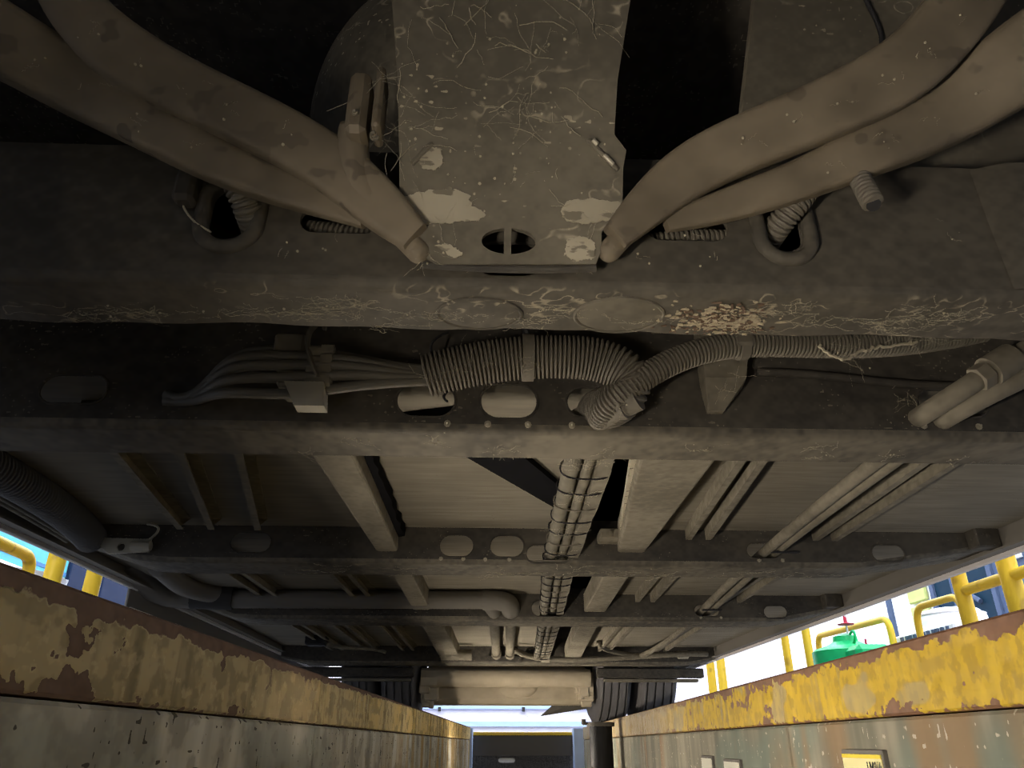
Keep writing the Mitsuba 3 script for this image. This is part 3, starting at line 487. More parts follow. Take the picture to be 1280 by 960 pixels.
# hoses that pass through the front beam's holes, the stub
def hose(name, pts, r, label, parts=(), pitch=0.0055, m=M_HOSE, cat_='hose'):
    k = key_for(name); put(k + '__tube', corrugated(pts, r, pitch), m, smooth=50)
    for n, msh, b in parts: put(key_for(k + '__' + n), msh, b)
    tag(k, label, cat_)
hose('ribbed_hose', [(-0.298, 0.640, 0.475), (-0.283, 0.640, 0.445), (-0.270, 0.648, 0.420), (-0.264, 0.675, 0.405), (-0.266, 0.71, 0.405)], 0.0165, 'short ribbed hose entering the collared hole behind the left arm', pitch=0.006)
hose('ribbed_hose', [(0.372, 0.642, 0.462), (0.355, 0.642, 0.440), (0.338, 0.650, 0.420), (0.326, 0.675, 0.408), (0.326, 0.71, 0.405)], 0.0155, 'short ribbed hose entering the collared hole behind the right arm', pitch=0.0055)
hose('ribbed_hose', [(-0.21, 0.69, 0.406), (-0.16, 0.685, 0.398), (-0.10, 0.69, 0.394)], 0.0135, 'ribbed hose inside the slot of the front beam left of the centre plate')
hose('ribbed_hose', [(0.285, 0.69, 0.406), (0.22, 0.685, 0.400), (0.16, 0.69, 0.394)], 0.0135, 'ribbed hose inside the slot of the front beam right of the centre plate')
stub = [(0.425, 0.645, 0.51), (0.4101, 0.625, 0.4695), (0.4029, 0.60, 0.3903)]
hose('ribbed_hose', stub, 0.0115, 'open ended ribbed hose stub hanging under the right arm', parts=[('open_end', sweep(np.array([(0.4031, 0.601, 0.391), (0.4026, 0.5992, 0.3886)]), 0.0072, 14), M_BLACK)])
put('drop_link', cat([box(-0.345, -0.322, 0.640, 0.664, 0.41, 0.52, 0.005)]), M_CH, label='dark flat bracket beside the collared hole below the left arm', category='bracket')
put('wire_tie', tube([(-0.335, 0.655, 0.41), (-0.322, 0.655, 0.392), (-0.30, 0.658, 0.378)], 0.0012, 6), M_WEB, label='pale bent wire hanging from the flat bracket at the left', category='wire')

# ---------------------------------------------------------------- between front beam and first cross beam
main = [(-0.092, 1.0, 0.379), (-0.03, 0.995, 0.395), (0.057, 0.99, 0.408), (0.125, 0.985, 0.408), (0.185, 0.985, 0.398), (0.215, 0.99, 0.374), (0.205, 1.01, 0.352), (0.188, 1.05, 0.354), (0.180, 1.12, 0.358)]
band = lambda c, t, r, w: sweep(np.array([np.array(c) - np.array(t) * w / 2, np.array(c) + np.array(t) * w / 2]), r, 20)
ws = cat([cobweb((-0.02, 0.965, 0.375), X, Z, -Y, 10, 0.05, 0.03, 0.0005, 301), cobweb((0.06, 0.955, 0.378), X, Z, -Y, 8, 0.03, 0.015, 0.0005, 302), cobweb((-0.08, 0.97, 0.36), X, Z, -Y, 8, 0.04, 0.02, 0.0005, 303)])
hose('ribbed_hose', main, 0.0335, 'thick ribbed hose bending down into a hole of the nearest cross beam', pitch=0.0066, parts=[('strap', band((0.062, 0.99, 0.408), (1, 0, 0), 0.0365, 0.017), M_HOSE), ('strap', tube([(0.062, 0.985, 0.438), (0.05, 0.96, 0.47), (0.03, 0.93, 0.52)], 0.006, 8), M_BLACK), ('cobweb', ws, M_WEB)])
labels['ribbed_hose_005__cobweb'] = {'kind': 'stuff'}
thin = [(0.178, 1.05, 0.338), (0.198, 0.990, 0.347), (0.258, 0.975, 0.386), (0.336, 0.972, 0.418), (0.40, 0.975, 0.430), (0.49, 0.98, 0.434), (0.58, 0.985, 0.438), (0.68, 1.0, 0.455), (0.80, 1.0, 0.48)]
ws2 = cat([sweep(spline([(0.505, 0.962, 0.425), (0.515, 0.958, 0.405), (0.535, 0.958, 0.398), (0.552, 0.96, 0.406), (0.60, 0.965, 0.424), (0.66, 0.97, 0.438)], 40) + np.random.default_rng(2).normal(0, 0.0012, (40, 3)), 0.0024, 5), cobweb((0.56, 0.962, 0.415), X, Z, -Y, 20, 0.06, 0.03, 0.0005, 305), cobweb((0.66, 0.966, 0.438), X, Z, -Y, 16, 0.07, 0.025, 0.0005, 306), cobweb((0.35, 0.97, 0.36), X, Z, -Y, 6, 0.05, 0.02, 0.0005, 307), cobweb((0.19, 0.965, 0.32), X, Z, -Y, 10, 0.03, 0.012, 0.0006, 308)])
hose('ribbed_hose', thin, 0.0205, 'thinner ribbed hose running right along the back of the front beam', pitch=0.0062, parts=[('clamp', band((0.388, 0.977, 0.430), (0.98, 0.02, 0.18), 0.0235, 0.014), M_HOSE), ('clamp', box(0.372, 0.402, 0.953, 0.975, 0.418, 0.442, 0.004), M_HOSE), ('clamp', tube([(0.39, 0.98, 0.45), (0.39, 0.95, 0.49), (0.38, 0.92, 0.53)], 0.008, 8), M_CH), ('cobweb', ws2, M_WEB)])
labels['ribbed_hose_006__cobweb'] = {'kind': 'stuff', 'label': 'thick pale cobweb drooping under the hose'}
elb = sweep(spline([(0.225, 0.985, 0.342), (0.195, 1.015, 0.336), (0.178, 1.075, 0.345)], 14), 0.020, 16)
put('hose_sleeve', cat([elb, band((0.205, 1.0, 0.338), (0.75, -0.6, 0), 0.024, 0.008)]), M_HOSE, smooth=50, label='short smooth sleeve where both hoses enter the hole right of the wide oblong hole', category='sleeve')

# cable clamp block with five cables
k = 'clamp_block'; tag(k, 'dusty clamp block of stacked plates holding five black cables at the left', 'clamp')
put(k + '__plate', box(-0.318, -0.272, 0.975, 1.03, 0.385, 0.436, 0.004), M_DUST)
put(k + '__plate_001', box(-0.305, -0.262, 0.965, 1.03, 0.372, 0.385, 0.002), M_DUST)
put(k + '__plate_002', box(-0.303, -0.255, 0.968, 1.03, 0.345, 0.370, 0.003), M_DUST)
bt = loft([[(-0.288, 0.955, 0.345), (-0.232, 0.955, 0.345), (-0.232, 0.99, 0.345), (-0.288, 0.99, 0.345)], [(-0.268, 0.95, 0.305), (-0.226, 0.95, 0.305), (-0.226, 0.975, 0.305), (-0.268, 0.975, 0.305)]])
put(k + '__foot', bt, M_STEEL, smooth=False, label='bright angled foot')
strap = spline([(-0.262, 0.985, 0.455), (-0.266, 0.968, 0.42), (-0.258, 0.96, 0.39), (-0.242, 0.958, 0.355)], 24)
put(k + '__strap', sweep(strap, 0.0045, sect=np.array([[1, -.35], [1, .35], [-1, .35], [-1, -.35]]) * 1.0), M_DUST, smooth=False)
put(k + '__hanger', tube([(-0.25, 0.99, 0.45), (-0.235, 0.96, 0.50), (-0.225, 0.92, 0.58)], 0.004, 6), M_CH)
for q, (a, z) in enumerate(((0.432, 0.402), (0.414, 0.386), (0.397, 0.37), (0.383, 0.352))):
    put(key_for(k + '__ferrule'), cat([sweep([(-0.262, 0.972, z), (-0.225, 0.972, z - 0.001)], 0.0095, 10), sweep([(-0.243, 0.972, z), (-0.226, 0.972, z)], 0.0125, 6)]), M_DUST, smooth=False)
for q, (z0, zl, zr, yy) in enumerate(((0.412, 0.392, 0.386, 1.0), (0.396, 0.378, 0.382, 0.985), (0.378, 0.366, 0.377, 0.98), (0.358, 0.352, 0.372, 0.98), (0.334, 0.345, 0.366, 0.985))):
    put(key_for('cable'), tube([(-0.50, 1.064, 0.372 - q * 0.003), (-0.44, 1.04, 0.368 - q * 0.004), (-0.38, yy, zl + (z0 - zl) * 0.6), (-0.29, yy - 0.01, z0), (-0.20, yy - 0.01, z0 * 0.6 + zr * 0.4), (-0.10, 0.992, zr), (-0.06, 1.0, zr + 0.006)], 0.0078, 10), M_CABLE, smooth=True,
        label='black cable through the clamp block at the left, %s from the top' % ('first', 'second', 'third', 'fourth', 'lowest')[q], category='cable')
put('hanging_wire', tube([(-0.06, 0.99, 0.45), (-0.062, 1.03, 0.40), (-0.055, 1.05, 0.385), (-0.066, 1.05, 0.37), (-0.06, 1.05, 0.36)], 0.002, 6), M_BLACK, label='thin black wire hanging before the left oblong hole of the nearest cross beam', category='wire')

# hydraulic fitting with rods at the right
k = 'pipe_fitting'; tag(k, 'grey pipe fitting with a collar and rods going into a hole at the far right', 'pipe fitting')
put(k + '__rod', tube([(0.97, 0.97, 0.50), (0.80, 0.99, 0.410)], 0.0175, 16), M_DUST, smooth=True)
put(k + '__collar', tube([(0.815, 0.985, 0.420), (0.775, 0.99, 0.397)], 0.025, 16), M_DUST, smooth=40)
put(k + '__collar_001', tube([(0.772, 0.99, 0.395), (0.755, 0.993, 0.385)], 0.021, 6), M_DUST, smooth=False)
put(k + '__hose_end', tube([(0.76, 0.995, 0.388), (0.72, 1.02, 0.365), (0.69, 1.08, 0.35)], 0.016, 14), M_DUST, smooth=True)
put(k + '__hose_end_001', tube([(1.0, 0.98, 0.445), (0.88, 0.985, 0.41), (0.80, 1.0, 0.378), (0.74, 1.05, 0.352), (0.73, 1.09, 0.348)], 0.0165, 14), M_DUST, smooth=True)
put(k + '__fringe', cobweb((0.68, 1.055, 0.375), X, Z, -Y, 14, 0.04, 0.018, 0.0006, 310), M_WEB, kind='stuff')
put('conduit', tube([(0.44, 1.058, 0.425), (0.56, 1.055, 0.418), (0.66, 1.054, 0.408), (0.75, 1.054, 0.404), (0.90, 1.055, 0.41), (1.1, 1.058, 0.42)], 0.007, 12), M_CH, smooth=True, label='dark tube standing for a dirt ridge along the nearest cross beam at the right', category='pipe')  # tube stands in for a ridge of dirt, no pipe runs here
for (x, y, zz, sd) in ((0.0, 1.12, 0.316, 1), (0.53, 1.11, 0.316, 2), (0.80, 1.15, 0.316, 3), (-0.11, 1.12, 0.316, 4), (0.24, 1.15, 0.316, 5), (-0.3, 1.16, 0.316, 6), (0.40, 1.12, 0.316, 7)):
    pass
put(cb1 + '__cobweb', cat([cobweb((x, y, 0.316), X, Y, -Z, 5, 0.05, 0.02, 0.0006, 400 + q, 3) for q, (x, y) in enumerate([(-0.09, 1.11), (0.02, 1.13), (0.2, 1.15), (0.53, 1.1), (0.56, 1.14), (0.8, 1.16), (-0.3, 1.17), (0.35, 1.12), (-0.2, 1.1), (0.68, 1.13)])]), M_WEB, kind='stuff')
put(cb2 + '__cobweb', cat([cobweb((x, y, 0.316), X, Y, -Z, 8, 0.10, 0.05, 0.0009, 420 + q, 4) for q, (x, y) in enumerate([(-0.2, 2.08), (0.05, 2.1), (0.22, 2.07), (0.35, 2.09), (0.5, 2.1), (0.7, 2.1), (0.9, 2.11), (-0.45, 2.09)])]), M_WEB, kind='stuff')

# ---------------------------------------------------------------- cable bundle down the middle
k = 'cable_bundle'; tag(k, 'dusty bundle of three conduits held by many cable ties running back down the middle', 'cable bundle')
def bx(y): return np.interp(y, [1.1, 1.27, 2.07, 3.05, 4.36, 4.9], [0.150, 0.160, 0.185, 0.245, 0.312, 0.335])
ys = np.linspace(1.08, 4.85, 70); g = np.random.default_rng(9)
wob = g.normal(0, 0.0012, (3, 70)); zz = lambda y: 0.350 + 0.0 * y
for q, (o, r) in enumerate(((0.0, 0.0165), (0.033, 0.0115), (0.061, 0.0145))):
    P = np.stack([bx(ys) + o + wob[q], ys, zz(ys) + (0.004 if q == 1 else 0) + wob[q - 1] * 0.6], 1)
    if q < 2: put(key_for(k + '__conduit'), sweep(P, r + 0.0006 * np.sin(np.arange(70) * 2.1), 12), M_DUCT, smooth=50)
    else: put(key_for(k + '__conduit'), sweep(P, 1.0, sect=np.array([[.014, -.013], [.014, .013], [-.014, .013], [-.014, -.013]])), M_DUCT, smooth=False, label='square sided conduit')
for q, y in enumerate(np.r_[np.arange(1.22, 3.0, 0.105), np.arange(3.2, 4.7, 0.13)]):
    c = np.array([bx(y) + 0.029, y, zz(y)]); a = np.linspace(0, 2 * math.pi, 21)
    ring = np.stack([c[0] + 0.049 * np.sign(np.cos(a)) * np.abs(np.cos(a)) ** 0.7, y + 0.006 * np.cos(a + g.uniform(-1, 1)), c[2] + 0.0195 * np.sign(np.sin(a)) * np.abs(np.sin(a)) ** 0.7], 1)
    put(key_for(k + '__cable_tie'), sweep(ring, 0.0018, 6, cap=False), M_BLACK if q % 3 else M_DUCT)
put(k + '__cobweb', cat([cobweb((bx(y) + 0.02, y, 0.333), X, Y, -Z, 12, 0.06, 0.025, 0.0007, 500 + q) for q, y in enumerate((1.21, 1.25, 1.45, 1.7, 1.95, 2.03))]), M_WEB, kind='stuff')

# twin pipes at the right
k = 'twin_pipes'; tag(k, 'pair of slim dusty pipes running back side by side right of the small rails', 'pipe')
for o in (0.0, 0.030):
    put(key_for(k + '__pipe'), tube([(0.732 + o, 1.08, 0.36), (0.738 + o * 1.1, 1.3, 0.36), (0.778 + o, 2.05, 0.358), (0.82 + o * 1.3, 2.5, 0.36), (0.872 + o, 3.0, 0.36), (0.95 + o, 4.72, 0.36)], 0.0135 if o == 0 else 0.0125, 12), M_DUST, smooth=True)
for y in (1.95, 2.9): put(key_for(k + '__clip'), box(np.interp(y, [1.3, 3], [0.725, 0.852]), np.interp(y, [1.3, 3], [0.725, 0.852]) + 0.075, y, y + 0.012, 0.343, 0.348, 0.001), M_BLACK)
# near-black strip that paints a shadow band across the centre floor board
put('diagonal_shadow_strip', loft([[(-0.15, 1.22, 0.400), (-0.03, 1.18, 0.400), (-0.03, 1.18, 0.4155), (-0.15, 1.22, 0.4155)], [(0.195, 1.80, 0.403), (0.195, 1.65, 0.403), (0.195, 1.65, 0.4155), (0.195, 1.80, 0.4155)]]), M_VOID, smooth=False, label='black strip painting a diagonal shadow across the middle floor board', category='shadow_strip')
put('diagonal_shadow_strip__cobweb', cobweb((0.05, 1.33, 0.399), X, Y, -Z, 12, 0.12, 0.03, 0.0006, 520), M_WEB, kind='stuff')

# left edge: sill hose, bracket, elbow
hose('sill_hose', [(-1.02, 1.15, 0.385), (-1.0, 1.45, 0.385), (-1.02, 1.85, 0.38), (-1.05, 2.0, 0.375)], 0.040, 'thick dark ribbed hose along the left side in deep shade', pitch=0.012, m=M_CH2)
k = 'air_line'; tag(k, 'pair of thin air lines beside the dark hose along the left side', 'pipe')
put(k + '__pipe', tube([(-1.075, 1.15, 0.372), (-1.06, 1.5, 0.370), (-1.075, 1.98, 0.360)], 0.008, 8), M_DUST, smooth=True)
put(k + '__pipe_001', tube([(-1.10, 1.15, 0.378), (-1.09, 1.5, 0.375), (-1.10, 1.98, 0.365)], 0.008, 8), M_DUST, smooth=True)
k = 'pipe_bracket'; tag(k, 'small holed metal bracket on the left end of the second cross beam', 'bracket')
br = sg.Polygon([(-1.04, 0.375), (-0.885, 0.372), (-0.885, 0.338), (-0.99, 0.332)]).difference(sg.Point(-0.96, 0.35).buffer(0.01))
put(k + '__plate', extrude(br, 0.006, np.array([[1, 0, 0, 0], [0, 0, -1, 1.992], [0, 1, 0, 0]])), M_STEEL, smooth=False)
put(k + '__clip', tube([(-0.93, 1.98, 0.352), (-0.88, 1.98, 0.352)], 0.013, 10), M_STEEL)
put(k + '__hook', tube([(-0.89, 1.985, 0.37), (-0.87, 1.98, 0.40), (-0.90, 1.975, 0.41)], 0.004, 6), M_STEEL)
k = 'elbow_duct'; tag(k, 'pale bent air duct at the left side below the second cross beam', 'duct')
put(k + '__outer_bend', tube([(-1.22, 2.55, 0.44), (-1.215, 2.78, 0.40), (-1.16, 2.90, 0.385), (-1.06, 2.92, 0.388)], 0.045, 18), M_SKIRT, smooth=True)
put(k + '__inner_bend', tube([(-1.05, 2.45, 0.40), (-1.07, 2.70, 0.392), (-1.04, 2.86, 0.392), (-0.96, 2.93, 0.392)], 0.035, 16), M_SKIRT, smooth=True)
put(k + '__joint', tube([(-1.10, 2.91, 0.388), (-0.95, 2.93, 0.388)], 0.05, 16), M_DARK, smooth=40)

# transverse heating pipe in the middle bay, elbow and the two pipes that run on from it
k = 'transverse_pipe'; tag(k, 'thick grey pipe running across in the middle bay with an elbow at its right end', 'pipe')
put(k + '__straight', tube([(-0.97, 2.93, 0.378), (0.03, 2.91, 0.378)], 0.034, 18), M_SKIRT, smooth=True)
put(k + '__elbow', tube([(0.0, 2.911, 0.378), (0.055, 2.911, 0.377), (0.092, 2.922, 0.370), (0.106, 2.955, 0.362), (0.109, 2.992, 0.356)], 0.037, 18), M_SKIRT, smooth=True)
put(k + '__sleeve', tube([(0.0, 2.911, 0.378), (0.035, 2.911, 0.378)], 0.0385, 18), M_SKIRT, smooth=40)
put(k + '__branch', tube([(0.02, 2.92, 0.365), (0.035, 2.95, 0.352), (0.045, 2.992, 0.346)], 0.026, 14), M_SKIRT, smooth=True)
k = 'return_pipes'; tag(k, 'two parallel dusty pipes running back to the far cross beam left of the cable bundle', 'pipe')
for q, (x0, x1) in enumerate(((0.045, 0.085), (0.115, 0.165))):
    put(key_for(k + '__pipe'), tube([(x0, 3.12, 0.345), (x0 * 0.6 + x1 * 0.4, 3.7, 0.36), (x1, 4.70, 0.37)], 0.024, 14), M_DUST, smooth=True)
    put(key_for(k + '__end_cap'), tube([(x1, 4.62, 0.368), (x1 + 0.002, 4.70, 0.365)], 0.030, 14), M_DUST)
put(k + '__mounting_plate', box(0.04, 0.24, 4.705, 4.729, 0.325, 0.36, 0.003), M_CH)
k = 'transverse_cable'; tag(k, 'slim pale pipe crossing in front of the far cross beam at the right', 'pipe')
put(k + '__pipe', tube([(0.185, 4.55, 0.375), (0.30, 4.62, 0.345), (0.38, 4.66, 0.340), (0.9, 4.67, 0.352), (1.36, 4.68, 0.372)], 0.016, 10), M_DUST, smooth=True)
put(k + '__branch', tube([(0.66, 4.4, 0.40), (0.78, 4.62, 0.375), (0.95, 4.67, 0.36)], 0.013, 10), M_DUST, smooth=True)
put(k + '__coupling', tube([(0.355, 4.655, 0.341), (0.40, 4.66, 0.340)], 0.024, 10), M_STEEL, smooth=40)
put(k + '__coupling_001', tube([(1.18, 4.675, 0.365), (1.24, 4.677, 0.367)], 0.024, 10), M_STEEL, smooth=40)
put('short_pipe_stub', tube([(-0.24, 4.60, 0.352), (-0.06, 4.60, 0.352)], 0.030, 14), M_DUST, smooth=40, label='short pale pipe stub beside the left box beam at the far cross beam', category='pipe')
k = 'junction_box'; tag(k, 'small black box with a cable under the far left floor', 'box')
put(k + '__box', box(-0.95, -0.84, 4.2, 4.3, 0.36, 0.41, 0.008), M_BLACK)
put(k + '__cable', tube([(-0.86, 4.25, 0.375), (-0.78, 4.3, 0.36), (-0.68, 4.4, 0.365), (-0.55, 4.5, 0.355)], 0.010, 8), M_DUST, smooth=True)

# ---------------------------------------------------------------- rear axle, wheels
k = 'rear_axle'; tag(k, 'dusty brown rear axle beam between the tyres at the far end', 'axle')
put(k + '__beam', box(-0.37, 0.71, 5.25, 5.55, 0.12, 0.36, 0.03), M_AXLE)
put(k + '__tube', tube([(-0.30, 5.1, 0.265), (0.70, 5.1, 0.265)], 0.055, 20), M_AXLE, smooth=True)
put(k + '__sleeve', tube([(-0.385, 5.1, 0.262), (-0.28, 5.1, 0.262)], 0.062, 8), M_AXLE, smooth=False)
g = np.random.default_rng(21)
for q, cx in enumerate((-0.34, 0.66)):
    ms = []
    for _ in range(16):
        c = np.array([cx + np.clip(g.normal(0, 0.05), -0.02, 0.02) * (1 if cx < 0 else 1), 5.15 + g.normal(0, 0.03), 0.20 + g.normal(0, 0.035)]); s = g.uniform(0.015, 0.05, 3)
        ms.append(box(*np.stack([c - s, c + s], 1).ravel(), 0.008) if g.random() < 0.6 else sweep([c - [s[0], 0, 0], c + [s[0], 0, 0]], s[1], 10))
    put(key_for(k + '__brake_linkage'), cat(ms), M_AXLE, smooth=30, label='clutter of brake linkage')
put(k + '__nose', (lambda m: (m.apply_scale((0.13, 0.05, 0.07)), m.apply_translation((0.24, 5.25, 0.22)), m)[2])(trimesh.creation.icosphere(2, 1.0)), M_AXLE)
put(k + '__cobweb', cobweb((0.3, 5.04, 0.25), X, Z, -Y, 10, 0.15, 0.2, 0.0012, 540), M_WEB, kind='stuff')
for x0, x1, lb, q in ((XL + 0.03, -0.42, 'dark crossbar with a folded edge above the left rear tyres', 0), (0.72, XR - 0.03, 'dark crossbar with a folded edge above the right rear tyres', 1)):
    k = key_for('wheelhouse_crossbar'); tag(k, lb, 'crossbar')
    put(k + '__bar', box(x0, x1, 4.90, 4.96, 0.255, 0.31, 0.006), M_CH); put(k + '__folded_edge', box(x0 + 0.05, x1 - 0.02, 4.965, 5.015, 0.235, 0.252, 0.003), M_DUST)
def tyre(x0, x1, label):
    k = key_for('tyre'); R = 0.50; w = x1 - x0; n = 64
    pr_ = [(0.0, 0.30), (0.0, 0.40), (0.012, 0.46), (0.03, 0.493), (0.04, 0.5)]
    for f in (0.2, 0.4, 0.6, 0.8):
        c = w * f; pr_ += [(c - 0.006, 0.5), (c - 0.005, 0.484), (c + 0.005, 0.484), (c + 0.006, 0.5)]
    pr_ += [(w - 0.04, 0.5), (w - 0.03, 0.493), (w - 0.012, 0.46), (w, 0.40), (w, 0.30)]
    a = np.linspace(0, 2 * math.pi, n + 1)
    V = np.array([[(x0 + p, 5.46 + r * math.cos(q), 0.5 + r * math.sin(q)) for p, r in pr_] for q in a]); m = len(pr_)
    i = np.arange(n)[:, None] * m; j = np.arange(m - 1)[None]; Q = np.stack([i + j, i + j + 1, i + m + j + 1, i + m + j], -1).reshape(-1, 4)
    put(k + '__tread', (V.reshape(-1, 3), Q), M_TYRE, smooth=30)
    hub = sweep([(x0 + w * 0.3, 5.46, 0.5), (x0 + w * 0.7, 5.46, 0.5)], 0.305, 32); put(k + '__tread__rim', hub, M_AXLE)
    tag(k, label, 'tyre')
tyre(-0.90, -0.68, 'outer rear tyre at the left, mostly behind the pit edge'); tyre(-0.65, -0.40, 'inner rear tyre at the left beside the axle')
tyre(0.735, 0.975, 'inner rear tyre at the right with grooved tread'); tyre(1.01, 1.27, 'outer rear tyre at the right with grooved tread')
put('mudflap', loft([[(0.42, 5.7, 0.06), (0.76, 5.7, 0.11), (0.76, 5.72, 0.11), (0.42, 5.72, 0.06)], [(0.55, 5.62, 0.17), (0.76, 5.62, 0.17), (0.76, 5.64, 0.17), (0.55, 5.64, 0.17)]]), M_SKIRT, smooth=False, label='grey slanted mudflap under the axle right of the middle', category='mudflap')

# ---------------------------------------------------------------- pit jack at the right wall
k = 'pit_jack'; tag(k, 'black cylindrical pit jack with a flange on top at the right pit wall', 'jack')
for n, m, b in (('cylinder', sweep([(0.400, 4.0, -0.30), (0.400, 4.0, -0.035)], 0.055, 28), M_BLACK), ('flange', cat([sweep([(0.400, 4.0, -0.04), (0.400, 4.0, -0.022)], 0.068, 28), box(0.31, 0.36, 3.98, 4.02, -0.034, -0.020, 0.004), sweep([(0.318, 4.0, -0.03), (0.318, 4.0, -0.008)], 0.011, 6)]), M_SKIRT),
                ('foot', sweep([(0.400, 4.0, -1.6), (0.400, 4.0, -0.30)], 0.038, 20), M_STEEL), ('ring', sweep([(0.400, 4.0, -0.262), (0.400, 4.0, -0.255)], 0.057, 28), M_STEEL)):
    put(k + '__' + n, pit(m), b, smooth=40)

# ---------------------------------------------------------------- labels on the right pit wall
def wall_label(s0, s1, ztop, h, label, m, texts, stripe=False):
    k = key_for('wall_label'); l = WR
    put(k + '__frame', pit(box(l - 0.007, l + 0.002, s0, s1, ztop - h, ztop, 0.001)), M_SKIRT)
    put(k + '__card', pit(box(l - 0.0085, l - 0.006, s0 + 0.004, s1 - 0.004, ztop - h + 0.004, ztop - 0.006)), m)
    if stripe: put(k + '__yellow_band', pit(box(l - 0.0092, l - 0.008, s0 + 0.004, s1 - 0.004, ztop - 0.011, ztop - 0.006)), M_STRIPE)
    for (t, hh, ds, dz) in texts:                            # reads towards smaller s for someone standing in the pit
        tm = meshkit.text_mesh(t, hh, 0.0006); A = np.array([[0, 0, -1, l - 0.0086], [-1, 0, 0, s1 - ds], [0, 1, 0, ztop - dz], [0, 0, 0, 1.0]]); tm.apply_transform(A); put(key_for(k + '__lettering'), pit(tm), M_INK, smooth=False)
    tag(k, label, 'label')
wall_label(1.115, 1.255, -0.1265, 0.085, 'yellow topped paper label in a grey frame with handwriting, largest on the right pit wall', M_PAPERY, [('LM9/4', 0.011, 0.088, 0.026)], True)
wall_label(1.845, 1.985, -0.150, 0.085, 'small pale printed label, middle one on the right pit wall', M_PAPER, [('8X0L', 0.016, 0.02, 0.042)])
wall_label(2.105, 2.225, -0.146, 0.085, 'plain pale label, leftmost and smallest on the right pit wall', M_PAPER, [])

# ---------------------------------------------------------------- hall around the bus
put('wall_far', box(-7, 7, 14.2, 14.4, -0.3, 6), M_PINKW, kind='structure')
for q, (z0, z1) in enumerate(((0.44, 0.50), (0.16, 0.24))): put(key_for('wall_far__blue_band'), box(-7, 7, 14.14, 14.2, z0, z1), M_PBLUE)
for x in (-0.75, 0.72): put(key_for('wall_far__stud'), box(x, x + 0.05, 14.1, 14.16, 0.40, 0.47), M_DARK)
put('wall_hall_right', box(5.0, 5.2, -12, 14.2, 0, 5), M_WHITE, kind='structure')
put('wall_hall_left', box(-5.2, -5.0, -12, 14.2, 0, 5), mat('m_hall_grey', pr((0.30, 0.30, 0.31), 0.8)), kind='structure')
put('wall_hall_left__cyan_panel', box(-4.999, -4.988, 6.2, 9.14, 1.2, 2.3), M_CYAN, label='bright pale cyan panel')
put('wall_hall_left__blue_stripe', box(-4.99, -4.980, 6.2, 9.14, 1.68, 1.72), M_BLUE)
put('wall_hall_left__pale_panel', box(-4.99, -4.97, 7.0, 8.4, 0.6, 1.60, 0.01), M_WHITE)
tag('door_1', 'dark blue door panels beyond the yellow posts at the left', kind='structure')
put('door_1__leaf', box(-4.99, -4.94, 9.15, 9.95, 0, 2.4, 0.01), M_NAVY); put('door_1__leaf_001', box(-4.99, -4.94, 9.97, 10.9, 0, 2.4, 0.01), M_NAVY); put('door_1__frame', box(-5.0, -4.95, 10.9, 11.0, 0, 2.4), M_WHITE)
tag('door_2', 'dark teal glazed double door in blue grey frames behind the yellow posts at the right', kind='structure')
for a, b in ((7.12, 7.66), (7.72, 8.05)): put(key_for('door_2__pane'), box(4.93, 4.95, a, b, 0, 2.3), M_TEAL)
for a in (7.04, 7.66, 8.05): put(key_for('door_2__mullion'), box(4.90, 4.98, a, a + 0.07, 0, 2.4, 0.006), M_GREYB)
put('door_2__side_panel', box(4.93, 4.98, 6.2, 7.04, 0, 2.4), M_GREYB)
put('door_2__push_bar', tube([(4.90, 7.3, 1.15), (4.88, 7.55, 1.32)], 0.025, 8), M_GREYB)
tag('door_3', 'pale lime green door in the white hall wall at the right', kind='structure')
put('door_3__panel', box(4.95, 4.99, 8.30, 8.66, 0, 1.30, 0.01), M_LIME); put('door_3__panel_001', box(4.95, 4.99, 8.30, 8.66, 1.34, 1.9, 0.01), M_LIME)
put('drain_pipe', tube([(4.90, 9.0, 0), (4.90, 9.0, 3)], 0.035, 12), M_GREYB, smooth=True, label='slim blue grey pipe on the white hall wall beyond the green can', category='pipe')
k = 'door_sign'; tag(k, 'small white sign with the letter A on the blue grey panel at the right edge', 'sign')
put(k + '__board', box(4.90, 4.93, 6.58, 6.78, 1.42, 1.68, 0.004), M_WHITE)
tm = meshkit.text_mesh('A', 0.12, 0.004); tm.apply_transform(np.array([[0, 0, -1, 4.899], [-1, 0, 0, 6.73], [0, 1, 0, 1.48], [0, 0, 0, 1.0]])); put(k + '__lettering', tm, M_INK, smooth=False)
def post(x, y, h, r, label):
    k = key_for('guard_post'); tag(k, label, 'post')
    put(k + '__pole', cat([sweep([(x, y, 0), (x, y, h)], r, 20)]), M_YEL, smooth=40); put(k + '__foot_plate', box(x - r * 2, x + r * 2, y - r * 2, y + r * 2, 0, 0.012, 0.002), M_YEL)
post(2.0, 2.77, 1.1, 0.036, 'yellow guard post nearest the right edge'); post(2.0, 3.08, 1.1, 0.031, 'second yellow guard post from the right edge')
post(2.3, 5.82, 1.1, 0.028, 'yellow guard post left of the green can, farther one'); post(2.3, 5.42, 1.1, 0.028, 'yellow guard post left of the green can, nearer one')
post(2.3, 7.85, 1.0, 0.04, 'far yellow guard post at the tip of the right gap'); post(2.3, 7.5, 1.0, 0.04, 'far yellow guard post beside another at the tip of the right gap')
post(-2.0, 3.56, 1.1, 0.040, 'wide yellow guard post in the left gap, nearer one'); post(-2.0, 3.93, 1.1, 0.040, 'wide yellow guard post in the left gap, farther one')
put('handrail', tube([(2.0, 3.08, 0.455), (2.0, 2.4, 0.455)], 0.022, 14), M_YEL, smooth=True, label='yellow bar between the two nearest guard posts at the right', category='rail')
